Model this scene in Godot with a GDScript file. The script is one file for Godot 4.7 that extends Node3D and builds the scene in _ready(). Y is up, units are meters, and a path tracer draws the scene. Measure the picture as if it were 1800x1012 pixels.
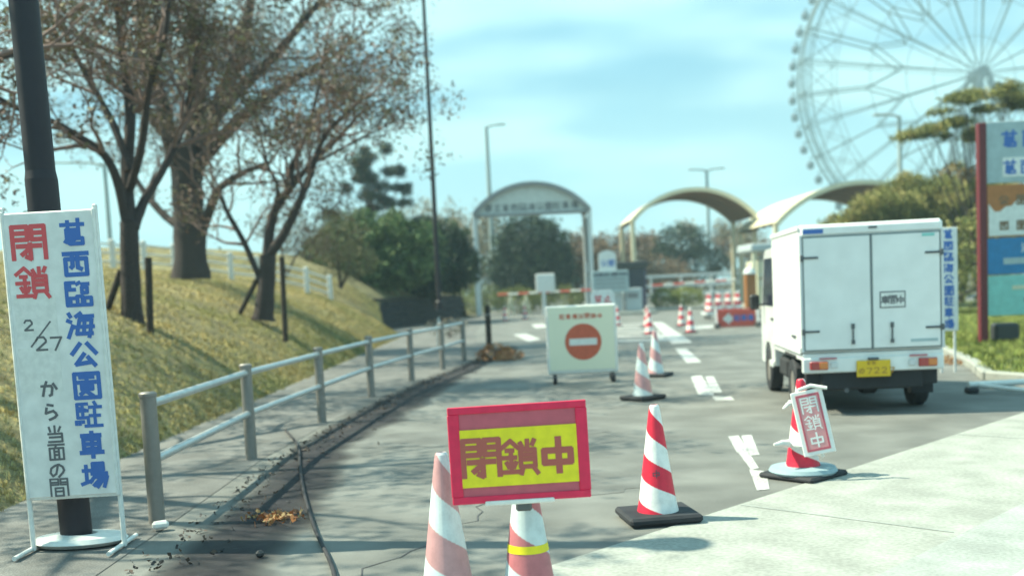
extends Node3D

# ---------------------------------------------------------------- mesh builder
class MB:
	var v := PackedVector3Array()
	var n := PackedVector3Array()
	var t := PackedVector2Array()

	func tri(a: Vector3, b: Vector3, c: Vector3, na: Vector3, nb: Vector3, nc: Vector3, ua := Vector2.ZERO, ub := Vector2.ZERO, uc := Vector2.ZERO) -> void:
		if (c - a).cross(b - a).dot(na + nb + nc) < 0.0:
			v.append_array(PackedVector3Array([a, c, b]))
			n.append_array(PackedVector3Array([na, nc, nb]))
			t.append_array(PackedVector2Array([ua, uc, ub]))
		else:
			v.append_array(PackedVector3Array([a, b, c]))
			n.append_array(PackedVector3Array([na, nb, nc]))
			t.append_array(PackedVector2Array([ua, ub, uc]))

	func face(p: Array, nn: Vector3) -> void:
		for i in range(1, p.size() - 1):
			tri(p[0], p[i], p[i + 1], nn, nn, nn, Vector2(p[0].x, p[0].z), Vector2(p[i].x, p[i].z), Vector2(p[i + 1].x, p[i + 1].z))

	# a box whose edges are chamfered by bv
	func box(c: Vector3, s: Vector3, b := Basis(), bv := 0.0) -> void:
		var h := s * 0.5
		bv = minf(bv, minf(h.x, minf(h.y, h.z)) * 0.9)
		var ax := [Vector3.RIGHT, Vector3.UP, Vector3.BACK]
		for k in 3:
			var u: Vector3 = ax[(k + 1) % 3]
			var w: Vector3 = ax[(k + 2) % 3]
			var hu: float = h[(k + 1) % 3] - bv
			var hw: float = h[(k + 2) % 3] - bv
			for s1: float in [-1.0, 1.0]:
				var o: Vector3 = ax[k] * h[k] * s1
				var q := []
				for d in [[-1, -1], [1, -1], [1, 1], [-1, 1]]:
					q.append(c + b * (o + u * hu * d[0] + w * hw * d[1]))
				face(q, (b * (ax[k] * s1)).normalized())
				if bv > 0.0:
					for s2: float in [-1.0, 1.0]:
						var e1: Vector3 = ax[k] * h[k] * s1 + u * (h[(k + 1) % 3] - bv) * s2
						var e2: Vector3 = ax[k] * (h[k] - bv) * s1 + u * h[(k + 1) % 3] * s2
						var nn: Vector3 = (b * (ax[k] * s1 + u * s2)).normalized()
						face([c + b * (e1 - w * hw), c + b * (e1 + w * hw), c + b * (e2 + w * hw), c + b * (e2 - w * hw)], nn)
		if bv > 0.0:
			for sx: float in [-1.0, 1.0]:
				for sy: float in [-1.0, 1.0]:
					for sz: float in [-1.0, 1.0]:
						var g := Vector3(sx, sy, sz)
						var i := h - Vector3(bv, bv, bv)
						face([c + b * (Vector3(h.x, i.y, i.z) * g), c + b * (Vector3(i.x, h.y, i.z) * g), c + b * (Vector3(i.x, i.y, h.z) * g)], (b * g).normalized())

	func tube(p: PackedVector3Array, r: PackedFloat32Array, sides := 8, caps := true) -> void:
		var m := p.size()
		var rings := []
		var norms := []
		var ref := Vector3.UP
		var d0 := (p[1] - p[0]).normalized()
		if absf(d0.dot(ref)) > 0.9:
			ref = Vector3.RIGHT
		var x := ref.cross(d0).normalized()
		for i in m:
			var d: Vector3 = (p[mini(i + 1, m - 1)] - p[maxi(i - 1, 0)]).normalized()
			x = (x - d * x.dot(d)).normalized()
			var y := d.cross(x)
			var ring := PackedVector3Array()
			var nn := PackedVector3Array()
			for k in sides:
				var a := TAU * k / sides
				var q := x * cos(a) + y * sin(a)
				ring.append(p[i] + q * r[i])
				nn.append(q)
			rings.append(ring)
			norms.append(nn)
		for i in m - 1:
			for k in sides:
				var k2 := (k + 1) % sides
				var a: Vector3 = rings[i][k]
				var b: Vector3 = rings[i][k2]
				var c: Vector3 = rings[i + 1][k2]
				var d: Vector3 = rings[i + 1][k]
				var u0 := Vector2(float(k) / sides, i)
				tri(a, b, c, norms[i][k], norms[i][k2], norms[i + 1][k2], u0, u0, u0)
				tri(a, c, d, norms[i][k], norms[i + 1][k2], norms[i + 1][k], u0, u0, u0)
		if caps:
			face(Array(rings[0]), -d0)
			face(Array(rings[m - 1]), (p[m - 1] - p[m - 2]).normalized())

	func bar(a: Vector3, b: Vector3, r: float, sides := 8) -> void:
		tube(PackedVector3Array([a, b]), PackedFloat32Array([r, r]), sides)

	# profile of (radius, height) pairs turned about y
	func lathe(pr: Array, sides: int, at := Transform3D(), flat := false) -> void:
		var y0: float = pr[0].y
		var y1: float = pr[pr.size() - 1].y
		for i in pr.size() - 1:
			var a: Vector2 = pr[i]
			var b: Vector2 = pr[i + 1]
			var sl := Vector2(b.y - a.y, -(b.x - a.x)).normalized()
			for k in sides:
				var t0 := TAU * k / sides
				var t1 := TAU * (k + 1) / sides
				var c0 := Vector3(cos(t0), 0, sin(t0))
				var c1 := Vector3(cos(t1), 0, sin(t1))
				var n0 := at.basis * (c0 * sl.x + Vector3.UP * sl.y)
				var n1 := at.basis * (c1 * sl.x + Vector3.UP * sl.y)
				if flat:
					n0 = (n0 + n1).normalized()
					n1 = n0
				var p0 := at * (c0 * a.x + Vector3.UP * a.y)
				var p1 := at * (c1 * a.x + Vector3.UP * a.y)
				var p2 := at * (c1 * b.x + Vector3.UP * b.y)
				var p3 := at * (c0 * b.x + Vector3.UP * b.y)
				var va := (a.y - y0) / maxf(y1 - y0, 0.001)
				var vb := (b.y - y0) / maxf(y1 - y0, 0.001)
				var ua := float(k) / sides
				var ub := float(k + 1) / sides
				if a.x > 0.0001:
					tri(p0, p1, p2, n0, n1, n1, Vector2(ua, va), Vector2(ub, va), Vector2(ub, vb))
				if b.x > 0.0001:
					tri(p0, p2, p3, n0, n1, n0, Vector2(ua, va), Vector2(ub, vb), Vector2(ua, vb))

	# polygon in the xy plane pushed from z = 0 to z = depth
	func slab(poly: PackedVector2Array, depth: float, at := Transform3D()) -> void:
		var ix := Geometry2D.triangulate_polygon(poly)
		var zf := at.basis * Vector3(0, 0, signf(depth))
		for i in range(0, ix.size(), 3):
			var q := [poly[ix[i]], poly[ix[i + 1]], poly[ix[i + 2]]]
			var a := []
			var b := []
			for e in q:
				a.append(at * Vector3(e.x, e.y, 0))
				b.append(at * Vector3(e.x, e.y, depth))
			face(a, -zf)
			face(b, zf)
		var cw := Geometry2D.is_polygon_clockwise(poly)
		for i in poly.size():
			var p := poly[i]
			var q := poly[(i + 1) % poly.size()]
			var e := q - p
			var nn := Vector3(e.y, -e.x, 0).normalized() * (-1.0 if cw else 1.0)
			face([at * Vector3(p.x, p.y, 0), at * Vector3(q.x, q.y, 0), at * Vector3(q.x, q.y, depth), at * Vector3(p.x, p.y, depth)], (at.basis * nn).normalized())

	# a flat sheet of ground at height y
	func sheet(pts: Array, y: float) -> void:
		var poly := PackedVector2Array(pts)
		var ix := Geometry2D.triangulate_polygon(poly)
		for i in range(0, ix.size(), 3):
			face([Vector3(poly[ix[i]].x, y, poly[ix[i]].y), Vector3(poly[ix[i + 1]].x, y, poly[ix[i + 1]].y), Vector3(poly[ix[i + 2]].x, y, poly[ix[i + 2]].y)], Vector3.UP)

	# writing: strokes on a 16 x 16 grid as flat ribbons in the xy plane of at, facing +z
	func write(text: String, size: float, weight: float, at: Transform3D, step: Vector2) -> void:
		var pos := Vector2.ZERO
		for ch in text:
			if STROKES.has(ch):
				var lift := 0.0
				var wt := weight * clampf(1.28 - 0.032 * STROKES[ch].split(" ").size(), 0.66, 1.1)
				for s in STROKES[ch].split(" "):
					for i in range(0, s.length() - 2, 2):
						var a := Vector2(s[i].hex_to_int(), 15 - s[i + 1].hex_to_int()) / 15.0 - Vector2(0.5, 0.5)
						var b := Vector2(s[i + 2].hex_to_int(), 15 - s[i + 3].hex_to_int()) / 15.0 - Vector2(0.5, 0.5)
						a = a * size + pos
						b = b * size + pos
						var e := (b - a).normalized() * wt * 0.5
						var o := Vector2(-e.y, e.x)
						a -= e * 0.6
						b += e * 0.6
						lift += 0.00012
						face([at * Vector3(a.x + o.x, a.y + o.y, lift), at * Vector3(b.x + o.x, b.y + o.y, lift), at * Vector3(b.x - o.x, b.y - o.y, lift), at * Vector3(a.x - o.x, a.y - o.y, lift)], at.basis.z.normalized())
			pos += step

	func mesh() -> ArrayMesh:
		var a := []
		a.resize(Mesh.ARRAY_MAX)
		a[Mesh.ARRAY_VERTEX] = v
		a[Mesh.ARRAY_NORMAL] = n
		a[Mesh.ARRAY_TEX_UV] = t
		var m := ArrayMesh.new()
		m.add_surface_from_arrays(Mesh.PRIMITIVE_TRIANGLES, a)
		return m

	const STROKES := {
		"閉": "000f 007076 0373 0676 f0ff f09096 93f3 96f6 29d9 888f6e 8a4d",
		"鎖": "4104 4174 2555 0868 454d 2a3c 6a5c 0e7e b1b4 8294 e1d3 85e5ec8c85 87e7 89e9 9c8f dcff",
		"中": "26d6db2b26 818f",
		"葛": "13e3 5155 b0b5 46b6ba4a46 48b8 5a3d 4bdbdebe 7b5e 8c6eae",
		"西": "12f2 25e5ee2e25 62695a 929abb",
		"臨": "111e6e 1161 3135 1565 1a6a 3a3e 9172 a2e2 a4d4d7a7a4 79a9ae7e79 bafafebeba",
		"海": "1123 0526 0f38 8153 73f3 755ded 75e5dbcf 49f9 a59d",
		"公": "6117 a1f7 873dcc a9ee",
		"園": "11f1ff1f11 43c3 8185 36d6 58b8ba5a58 8a4d 7bbe",
		"駐": "1119 1171 1375 1575 4149 19797e5e 0b0d 2b2d 4b4c b0c2 83f3 88e8 7efe b3be",
		"車": "22d2 34c4ca3a34 37c7 1cec 808f",
		"場": "1565 323c 0d6b 71d1d57571 73d3 67f7 975c 89f9ecdf ba7e da9f",
		"都": "2272 5055 0696 902b 39898e3e39 3b8b b1bf b1e1c5e8cac0",
		"立": "8082 23e3 555b b59c 0efe",
		"当": "8086 3145 d1b5 27e7ee 3aea 2eee",
		"面": "11f1 8174 24e4ee2e24 646e a4ae 6797 6aaa",
		"間": "000f 007075 0373 0575 f0ff f09095 93f3 95f5 48b8bf4f48 4bbb",
		"禁": "1373 4048 3316 4265 92e2 b0b8 b396 c2e5 49b9 2bdb 8b8f 5c3e acce",
		"止": "818e 86d6 363e 1efe",
		"か": "15a5b7ad8e 61462e c3f8",
		"ら": "51a2 443968a7c9dbbd6f",
		"の": "836b3d1a26548393c5d8ca8e",
		"は": "212f 55e5 a1ac8d5d6bab cbee",
		"2": "2441a1c4c62ede",
		"7": "22d26f",
		"/": "e01f",
	}

# ---------------------------------------------------------------- materials
var tex := {}
var mats := {}
var rng := RandomNumberGenerator.new()
var used := {}

func noise_tex(key: String, sd: int, freq: float, lo: float, hi: float, oct := 5, kind := FastNoiseLite.TYPE_SIMPLEX_SMOOTH) -> NoiseTexture2D:
	if tex.has(key):
		return tex[key]
	var f := FastNoiseLite.new()
	f.seed = sd
	f.noise_type = kind
	f.frequency = freq
	f.fractal_octaves = oct
	var g := Gradient.new()
	g.offsets = PackedFloat32Array([0.15, 0.85])
	g.colors = PackedColorArray([Color(lo, lo, lo), Color(hi, hi, hi)])
	var nt := NoiseTexture2D.new()
	nt.width = 512
	nt.height = 512
	nt.seamless = true
	nt.noise = f
	nt.color_ramp = g
	tex[key] = nt
	return nt

# colour in linear values
func mat(key: String, c: Color, rough := 0.8, metal := 0.0, grain: Texture2D = null, metres := 1.0, relief := 0.0, over: Texture2D = null, over_metres := 7.0, world := false) -> StandardMaterial3D:
	if mats.has(key):
		return mats[key]
	var m := StandardMaterial3D.new()
	m.resource_name = key
	m.albedo_color = Color(c.r, c.g, c.b).linear_to_srgb()
	m.roughness = rough
	m.metallic = metal
	if grain:
		m.albedo_texture = grain
		m.uv1_triplanar = true
		m.uv1_world_triplanar = world
		m.uv1_scale = Vector3.ONE / metres
		if relief > 0.0:
			m.heightmap_enabled = true
			m.heightmap_texture = grain
			m.heightmap_scale = relief
	if over:
		m.detail_enabled = true
		m.detail_albedo = over
		m.detail_blend_mode = BaseMaterial3D.BLEND_MODE_MUL
		m.detail_uv_layer = BaseMaterial3D.DETAIL_UV_2
		m.uv2_triplanar = true
		m.uv2_world_triplanar = world
		m.uv2_scale = Vector3.ONE / over_metres
	mats[key] = m
	return m

func gloss(m: StandardMaterial3D, coat := 0.5) -> StandardMaterial3D:
	m.clearcoat_enabled = true
	m.clearcoat = coat
	m.clearcoat_roughness = 0.12
	return m

func stripes(key: String, sd: int, red: Color, white: Color, turns: float, bands: float, phase: float) -> StandardMaterial3D:
	if mats.has(key):
		return mats[key]
	var im := Image.create(256, 256, false, Image.FORMAT_RGB8)
	var f := FastNoiseLite.new()
	f.seed = sd
	f.frequency = 0.03
	for y in 256:
		for x in 256:
			var u := x / 256.0
			var vv := y / 256.0
			var s := fposmod(vv * bands + u * turns + phase, 1.0)
			var e := clampf((absf(s - 0.5) - 0.25) * 60.0 + 0.5, 0.0, 1.0)
			var dirt := 1.0 - 0.16 * clampf(f.get_noise_2d(x, y) + 0.25, 0.0, 1.0) - 0.10 * clampf(f.get_noise_2d(x * 5.0, y * 5.0), 0.0, 1.0)
			var c := red.lerp(white, e) * dirt
			im.set_pixel(x, y, c.linear_to_srgb())
	var m := StandardMaterial3D.new()
	m.resource_name = key
	m.albedo_texture = ImageTexture.create_from_image(im)
	m.roughness = 0.5
	mats[key] = m
	return m

# ---------------------------------------------------------------- objects
func numbered(called: String) -> String:
	var k: int = used.get(called, 0)
	used[called] = k + 1
	return called if k == 0 else "%s_%03d" % [called, k]

func tag(o: Node3D, label: String, category: String, group := "") -> Node3D:
	o.set_meta("label", label)
	o.set_meta("category", category)
	if group:
		o.set_meta("group", group)
	return o

func thing(called: String, label: String, category: String, at := Vector3.ZERO, turn := 0.0, group := "") -> Node3D:
	var o := Node3D.new()
	o.name = numbered(called)
	add_child(o)
	o.position = at
	o.rotation_degrees.y = turn
	tag(o, label, category, group)
	return o

func part(called: String, mb: MB, m: Material, parent: Node3D) -> MeshInstance3D:
	var o := MeshInstance3D.new()
	o.name = called
	o.mesh = mb.mesh()
	o.material_override = m
	parent.add_child(o, true)
	return o

func solo(called: String, mb: MB, m: Material, label: String, category: String, group := "") -> MeshInstance3D:
	var o := part(numbered(called), mb, m, self)
	tag(o, label, category, group)
	return o

func structure(called: String, mb: MB, m: Material) -> MeshInstance3D:
	var o := part(called, mb, m, self)
	o.set_meta("kind", "structure")
	return o

func copy_of(src: Node3D, called: String, label: String, at: Vector3, turn: float, group := "") -> Node3D:
	var o: Node3D = src.duplicate()
	o.name = numbered(called)
	add_child(o)
	o.position = at
	o.rotation_degrees = Vector3(0, turn, 0)
	o.set_meta("label", label)
	if group:
		o.set_meta("group", group)
	return o

func one_box(c: Vector3, s: Vector3, bv := 0.0, b := Basis()) -> MB:
	var m := MB.new()
	m.box(c, s, b, bv)
	return m

func scatter(called: String, mesh: Mesh, m: Material, xf: Array, cols: Array, parent: Node3D) -> MultiMeshInstance3D:
	var mm := MultiMesh.new()
	mm.transform_format = MultiMesh.TRANSFORM_3D
	mm.use_colors = true
	mm.mesh = mesh
	mm.instance_count = xf.size()
	for i in xf.size():
		mm.set_instance_transform(i, xf[i])
		mm.set_instance_color(i, cols[i])
	var o := MultiMeshInstance3D.new()
	o.name = called
	o.multimesh = mm
	o.material_override = m
	o.set_meta("kind", "stuff")
	parent.add_child(o, true)
	return o

# ---------------------------------------------------------------- land
func toe(z: float) -> float:
	if z > -36.0:
		return -3.75
	if z > -44.0:
		return lerpf(-3.75, -5.5, (-36.0 - z) / 8.0)
	if z > -58.0:
		return lerpf(-5.5, -2.6, (-44.0 - z) / 14.0)
	return -2.6

func bank(z: float) -> float:
	var up := smoothstep(-41.0, -44.5, z) * 1.22
	return up * (1.0 - smoothstep(-58.0, -66.0, z))

var hill_noise := FastNoiseLite.new()
func land(x: float, z: float) -> float:
	var s := toe(z) - x
	if s <= 0.0:
		return 0.0
	var far := 1.0 - 0.75 * smoothstep(-50.0, -72.0, z)
	var near := lerpf(1.0, 0.75, smoothstep(-14.0, -2.0, z))
	return bank(z) + 2.95 * far * near * (1.0 - exp(-s / 3.7)) + 0.07 * hill_noise.get_noise_2d(x * 3.0, z * 3.0) * minf(1.0, s)

const FENCE_LINE := [Vector2(-2.38, -6.78), Vector2(-2.40, -9.4), Vector2(-2.22, -12.0), Vector2(-2.0, -14.7), Vector2(-1.66, -17.2), Vector2(-1.28, -19.4), Vector2(-0.98, -21.7)]
func fence_x(z: float) -> float:
	if z > -6.78:
		return -2.38
	for i in FENCE_LINE.size() - 1:
		if z >= FENCE_LINE[i + 1].y:
			return lerpf(FENCE_LINE[i].x, FENCE_LINE[i + 1].x, (FENCE_LINE[i].y - z) / (FENCE_LINE[i].y - FENCE_LINE[i + 1].y))
	return lerpf(-0.98, -0.5, clampf((-21.7 - z) / 3.6, 0, 1))

func blade_mesh(h: float, w: float, k: int, sd: int) -> ArrayMesh:
	var r := RandomNumberGenerator.new()
	r.seed = sd
	var m := MB.new()
	for i in k:
		var a := r.randf() * TAU
		var o := Vector3(r.randf_range(-1, 1), 0, r.randf_range(-1, 1)) * h * 0.5
		var side := Vector3(cos(a), 0, sin(a)) * w
		var lean := Vector3(-sin(a), 0, cos(a)) * h * r.randf_range(0.15, 0.7)
		var nn := Vector3(-sin(a), 0.8, cos(a)).normalized()
		m.tri(o - side, o + side, o + lean + Vector3.UP * h * r.randf_range(0.6, 1.0), nn, nn, nn)
	return m.mesh()

func leaf_mesh(l: float, w: float) -> ArrayMesh:
	var m := MB.new()
	for k in 2:
		var b := Basis(Vector3.UP, k * 1.4) * Basis(Vector3.RIGHT, 0.6 * k)
		var a := b * Vector3(0, 0, 0)
		var c := b * Vector3(0, 0.25 * l, l)
		var p := b * Vector3(w, 0.2 * l, l * 0.5)
		var q := b * Vector3(-w, 0.2 * l, l * 0.5)
		var nn := (b * Vector3(0, 1, -0.3)).normalized()
		m.tri(a, p, c, nn, nn, nn)
		m.tri(a, c, q, nn, nn, nn)
	return m.mesh()

func rand_basis(r: RandomNumberGenerator, sc: float) -> Basis:
	return Basis(Vector3(r.randfn(), r.randfn(), r.randfn() + 0.001).normalized(), r.randf() * TAU).scaled(Vector3.ONE * sc)

# ---------------------------------------------------------------- trees
func smooth_line(pts: Array, sub := 4) -> PackedVector3Array:
	var out := PackedVector3Array()
	var m := pts.size()
	for i in m - 1:
		for k in sub:
			out.append(pts[i].cubic_interpolate(pts[i + 1], pts[maxi(i - 1, 0)], pts[mini(i + 2, m - 1)], float(k) / sub))
	out.append(pts[m - 1])
	return out

func grow(mb: MB, p: Vector3, d: Vector3, length: float, r: float, lvl: int, rg: RandomNumberGenerator, tips: Array, lift: float) -> void:
	var pts := PackedVector3Array([p])
	var rad := PackedFloat32Array([r])
	for i in 3:
		d = (d + Vector3(rg.randfn(), rg.randfn() * 0.7 + lift, rg.randfn()) * 0.17).normalized()
		p += d * length / 3.0
		pts.append(p)
		rad.append(lerpf(r, r * 0.6, (i + 1) / 3.0))
	mb.tube(pts, rad, 4 if lvl > 1 else 3, false)
	if lvl <= 0:
		tips.append(pts[1])
		tips.append(pts[3])
		return
	if lvl == 1:
		tips.append(pts[2])
	var n := 2 + (1 if rg.randf() < 0.55 else 0)
	for k in n:
		var ax := d.cross(Vector3(rg.randfn(), rg.randfn(), rg.randfn())).normalized()
		var dd := d.rotated(ax, rg.randf_range(0.3, 0.85) * (0.5 if k == 0 else 1.0))
		grow(mb, pts[3 if k < 2 else 2], dd, length * rg.randf_range(0.62, 0.85), rad[3] * 0.75, lvl - 1, rg, tips, lift)

func big_tree(label: String, sd: int, limbs: Array, bark: Material, leafm: Material, leaf: Mesh, per_tip: int, tints: Array, lvl: int, spacing: float, first: float, blen: float) -> Node3D:
	var rg := RandomNumberGenerator.new()
	rg.seed = sd
	var base: Vector3 = limbs[0][0][0]
	var t := thing("deciduous_tree", label, "tree", base, 0, "trees on the grass bank")
	var tips := []
	var trunk := MB.new()
	var twigs := MB.new()
	for li in limbs.size():
		var src: Array = limbs[li][0]
		var loc := []
		for q in src:
			loc.append(q - base)
		var line := smooth_line(loc, 5)
		var rad := PackedFloat32Array()
		for i in line.size():
			var f := float(i) / (line.size() - 1)
			var rr: float = lerpf(limbs[li][1], limbs[li][2], f)
			if li == 0:
				rr *= 1.0 + 0.28 * exp(-f * 10.0)
			rad.append(rr * rg.randf_range(0.94, 1.06))
		trunk.tube(line, rad, 12 if li == 0 else 7)
		if li == 0:
			continue
		var run := 0.0
		var total := 0.0
		for i in line.size() - 1:
			total += line[i].distance_to(line[i + 1])
		var gone := 0.0
		for i in line.size() - 1:
			var sl := line[i].distance_to(line[i + 1])
			gone += sl
			run += sl
			if gone / total < first:
				continue
			while run > spacing:
				run -= spacing
				var d := (line[i + 1] - line[i]).normalized()
				var ax := d.cross(Vector3(rg.randfn(), rg.randfn(), rg.randfn())).normalized()
				var dd := d.rotated(ax, rg.randf_range(0.5, 1.2))
				dd.y = maxf(dd.y, -0.15)
				grow(twigs, line[i + 1], dd.normalized(), blen * rg.randf_range(0.7, 1.2), minf(rad[i] * 0.6, 0.04), lvl, rg, tips, 0.25)
		grow(twigs, line[line.size() - 1], (line[line.size() - 1] - line[line.size() - 3]).normalized(), blen, rad[line.size() - 1] * 0.9, lvl, rg, tips, 0.2)
	part("trunk", trunk, bark, t)
	part("branches", twigs, mats["twig"], t).set_meta("kind", "stuff")
	var xf := []
	var cs := []
	for tp in tips:
		var clump: Color = tints[rg.randi() % tints.size()]
		if rg.randf() < 0.42:
			continue
		for k in per_tip:
			var o := Vector3(rg.randfn(), rg.randfn() * 0.7, rg.randfn()) * 0.16
			xf.append(Transform3D(rand_basis(rg, rg.randf_range(0.6, 1.3)), tp + o))
			cs.append(clump * rg.randf_range(0.7, 1.25))
	scatter("crown", leaf, leafm, xf, cs, t)
	return t

# a leafy mass: lobes of leaves over a short branching stem; lobes are [centre, radii]
func leafy(called: String, label: String, category: String, group: String, at: Vector3, lobes: Array, count: int, leaf: Mesh, leafm: Material, tints: Array, sd: int, stem := 0.12, bark: Material = null, shell := 0.55) -> Node3D:
	var rg := RandomNumberGenerator.new()
	rg.seed = sd
	var t := thing(called, label, category, at, 0, group)
	var nz := FastNoiseLite.new()
	nz.seed = sd
	nz.frequency = 0.9
	var tr := MB.new()
	var weight := 0.0
	for l in lobes:
		weight += l[1].x * l[1].y + l[1].y * l[1].z + l[1].x * l[1].z
	var xf := []
	var cs := []
	for l in lobes:
		var c: Vector3 = l[0]
		var r: Vector3 = l[1]
		var mid := Vector3(c.x * 0.35, c.y * 0.5, c.z * 0.35) + Vector3(rg.randfn(), 0, rg.randfn()) * 0.1
		tr.tube(smooth_line([Vector3(0, -0.05, 0), mid, c + Vector3(0, r.y * 0.3, 0)], 3), PackedFloat32Array([stem * 1.3, stem, stem * 0.9, stem * 0.75, stem * 0.6, stem * 0.4, stem * 0.25]), 6)
		var k := int(count * (r.x * r.y + r.y * r.z + r.x * r.z) / weight)
		for i in k:
			var d := Vector3(rg.randfn(), rg.randfn(), rg.randfn()).normalized()
			var p := d * (shell + (1.0 - shell) * pow(rg.randf(), 0.6))
			var q := c + Vector3(p.x * r.x, p.y * r.y, p.z * r.z)
			var g := nz.get_noise_3dv(q * 1.3 + at)
			if g < -0.18 and rg.randf() < 0.75:
				continue
			q += d * g * minf(r.x, r.y) * 0.6
			xf.append(Transform3D(rand_basis(rg, rg.randf_range(0.6, 1.35)), q))
			var tint: Color = tints[int(clampf((g + 0.5) * tints.size(), 0, tints.size() - 1))]
			cs.append(tint * rg.randf_range(0.65, 1.3))
	part("trunk", tr, bark if bark else mats["bark"], t)
	scatter("crown", leaf, leafm, xf, cs, t)
	return t

# a bare grey-brown tree: mostly fine twigs
func bare_tree(label: String, at: Vector3, h: float, sd: int, bark: Material, leafm: Material, leaf: Mesh, tints: Array, per_tip: int) -> Node3D:
	var rg := RandomNumberGenerator.new()
	rg.seed = sd
	var t := thing("bare_tree", label, "tree", at, 0, "bare trees beyond the gates")
	var tr := MB.new()
	var tw := MB.new()
	var tips := []
	tr.tube(PackedVector3Array([Vector3(0, -0.1, 0), Vector3(0.05, h * 0.18, 0), Vector3(0, h * 0.34, 0.05)]), PackedFloat32Array([h * 0.035, h * 0.027, h * 0.022]), 8)
	for k in 7:
		var a := TAU * k / 7.0 + rg.randf()
		grow(tw, Vector3(0, h * rg.randf_range(0.2, 0.34), 0), Vector3(cos(a), rg.randf_range(0.5, 1.6), sin(a)).normalized(), h * 0.26, h * 0.013, 3, rg, tips, 0.2)
	part("trunk", tr, bark, t)
	part("branches", tw, bark, t).set_meta("kind", "stuff")
	var xf := []
	var cs := []
	for tp in tips:
		for k in per_tip:
			xf.append(Transform3D(rand_basis(rg, rg.randf_range(0.7, 1.5)), tp + Vector3(rg.randfn(), rg.randfn(), rg.randfn()) * h * 0.03))
			cs.append(tints[rg.randi() % tints.size()] * rg.randf_range(0.7, 1.2))
	scatter("crown", leaf, leafm, xf, cs, t)
	return t

# ---------------------------------------------------------------- traffic cones
func cone(label: String, at: Vector3, turn: float, skin: Material, base_m: Material, weight: int, group: String) -> Node3D:
	var t := thing("traffic_cone", label, "traffic cone", at, turn, group)
	var b := MB.new()
	b.lathe([Vector2(0.128, 0.03), Vector2(0.128, 0.045), Vector2(0.112, 0.12), Vector2(0.034, 0.665), Vector2(0.029, 0.69), Vector2(0.022, 0.70)], 28)
	b.lathe([Vector2(0.022, 0.70), Vector2(0.016, 0.66)], 28)
	part("cone_body", b, skin, t)
	var f := MB.new()
	if weight == 1:
		f.box(Vector3(0, 0.035, 0), Vector3(0.44, 0.05, 0.40), Basis(), 0.015)
		f.box(Vector3(0, 0.012, 0), Vector3(0.40, 0.022, 0.36), Basis(), 0.004)
	else:
		f.box(Vector3(0, 0.016, 0), Vector3(0.37, 0.03, 0.37), Basis(), 0.01)
		for sx: float in [-1.0, 1.0]:
			for sz: float in [-1.0, 1.0]:
				f.box(Vector3(sx * 0.15, 0.005, sz * 0.15), Vector3(0.05, 0.01, 0.05))
	part("base", f, base_m, t)
	if weight == 2:
		var w := MB.new()
		w.lathe([Vector2(0.125, 0.035), Vector2(0.23, 0.035), Vector2(0.24, 0.05), Vector2(0.225, 0.075), Vector2(0.122, 0.085)], 24)
		part("weight_ring", w, mats["grey_blue"], t)
	return t

# ---------------------------------------------------------------- lamps
func lamp_post(label: String, at: Vector3, h: float, r0: float, r1: float, m: Material, arms: Array) -> Node3D:
	var t := thing("lamp_post", label, "lamp post", at, 0, "lamp posts")
	var p := MB.new()
	p.lathe([Vector2(r0 * 1.5, 0), Vector2(r0 * 1.5, 0.25), Vector2(r0, 0.3), Vector2(r1, h), Vector2(0, h + 0.02)], 14)
	part("pole", p, m, t)
	for a in arms:
		var arm := MB.new()
		var e := Vector3(a, h + 0.12, 0)
		arm.tube(PackedVector3Array([Vector3(0, h - 0.1, 0), Vector3(a * 0.3, h + 0.05, 0), e]), PackedFloat32Array([r1 * 0.7, r1 * 0.6, r1 * 0.5]), 8)
		part("arm", arm, m, t)
		var hd := MB.new()
		hd.box(e + Vector3(signf(a) * 0.3, 0.0, 0), Vector3(0.75, 0.13, 0.3), Basis(), 0.04)
		part("lamp_head", hd, m, t)
	return t

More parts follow.
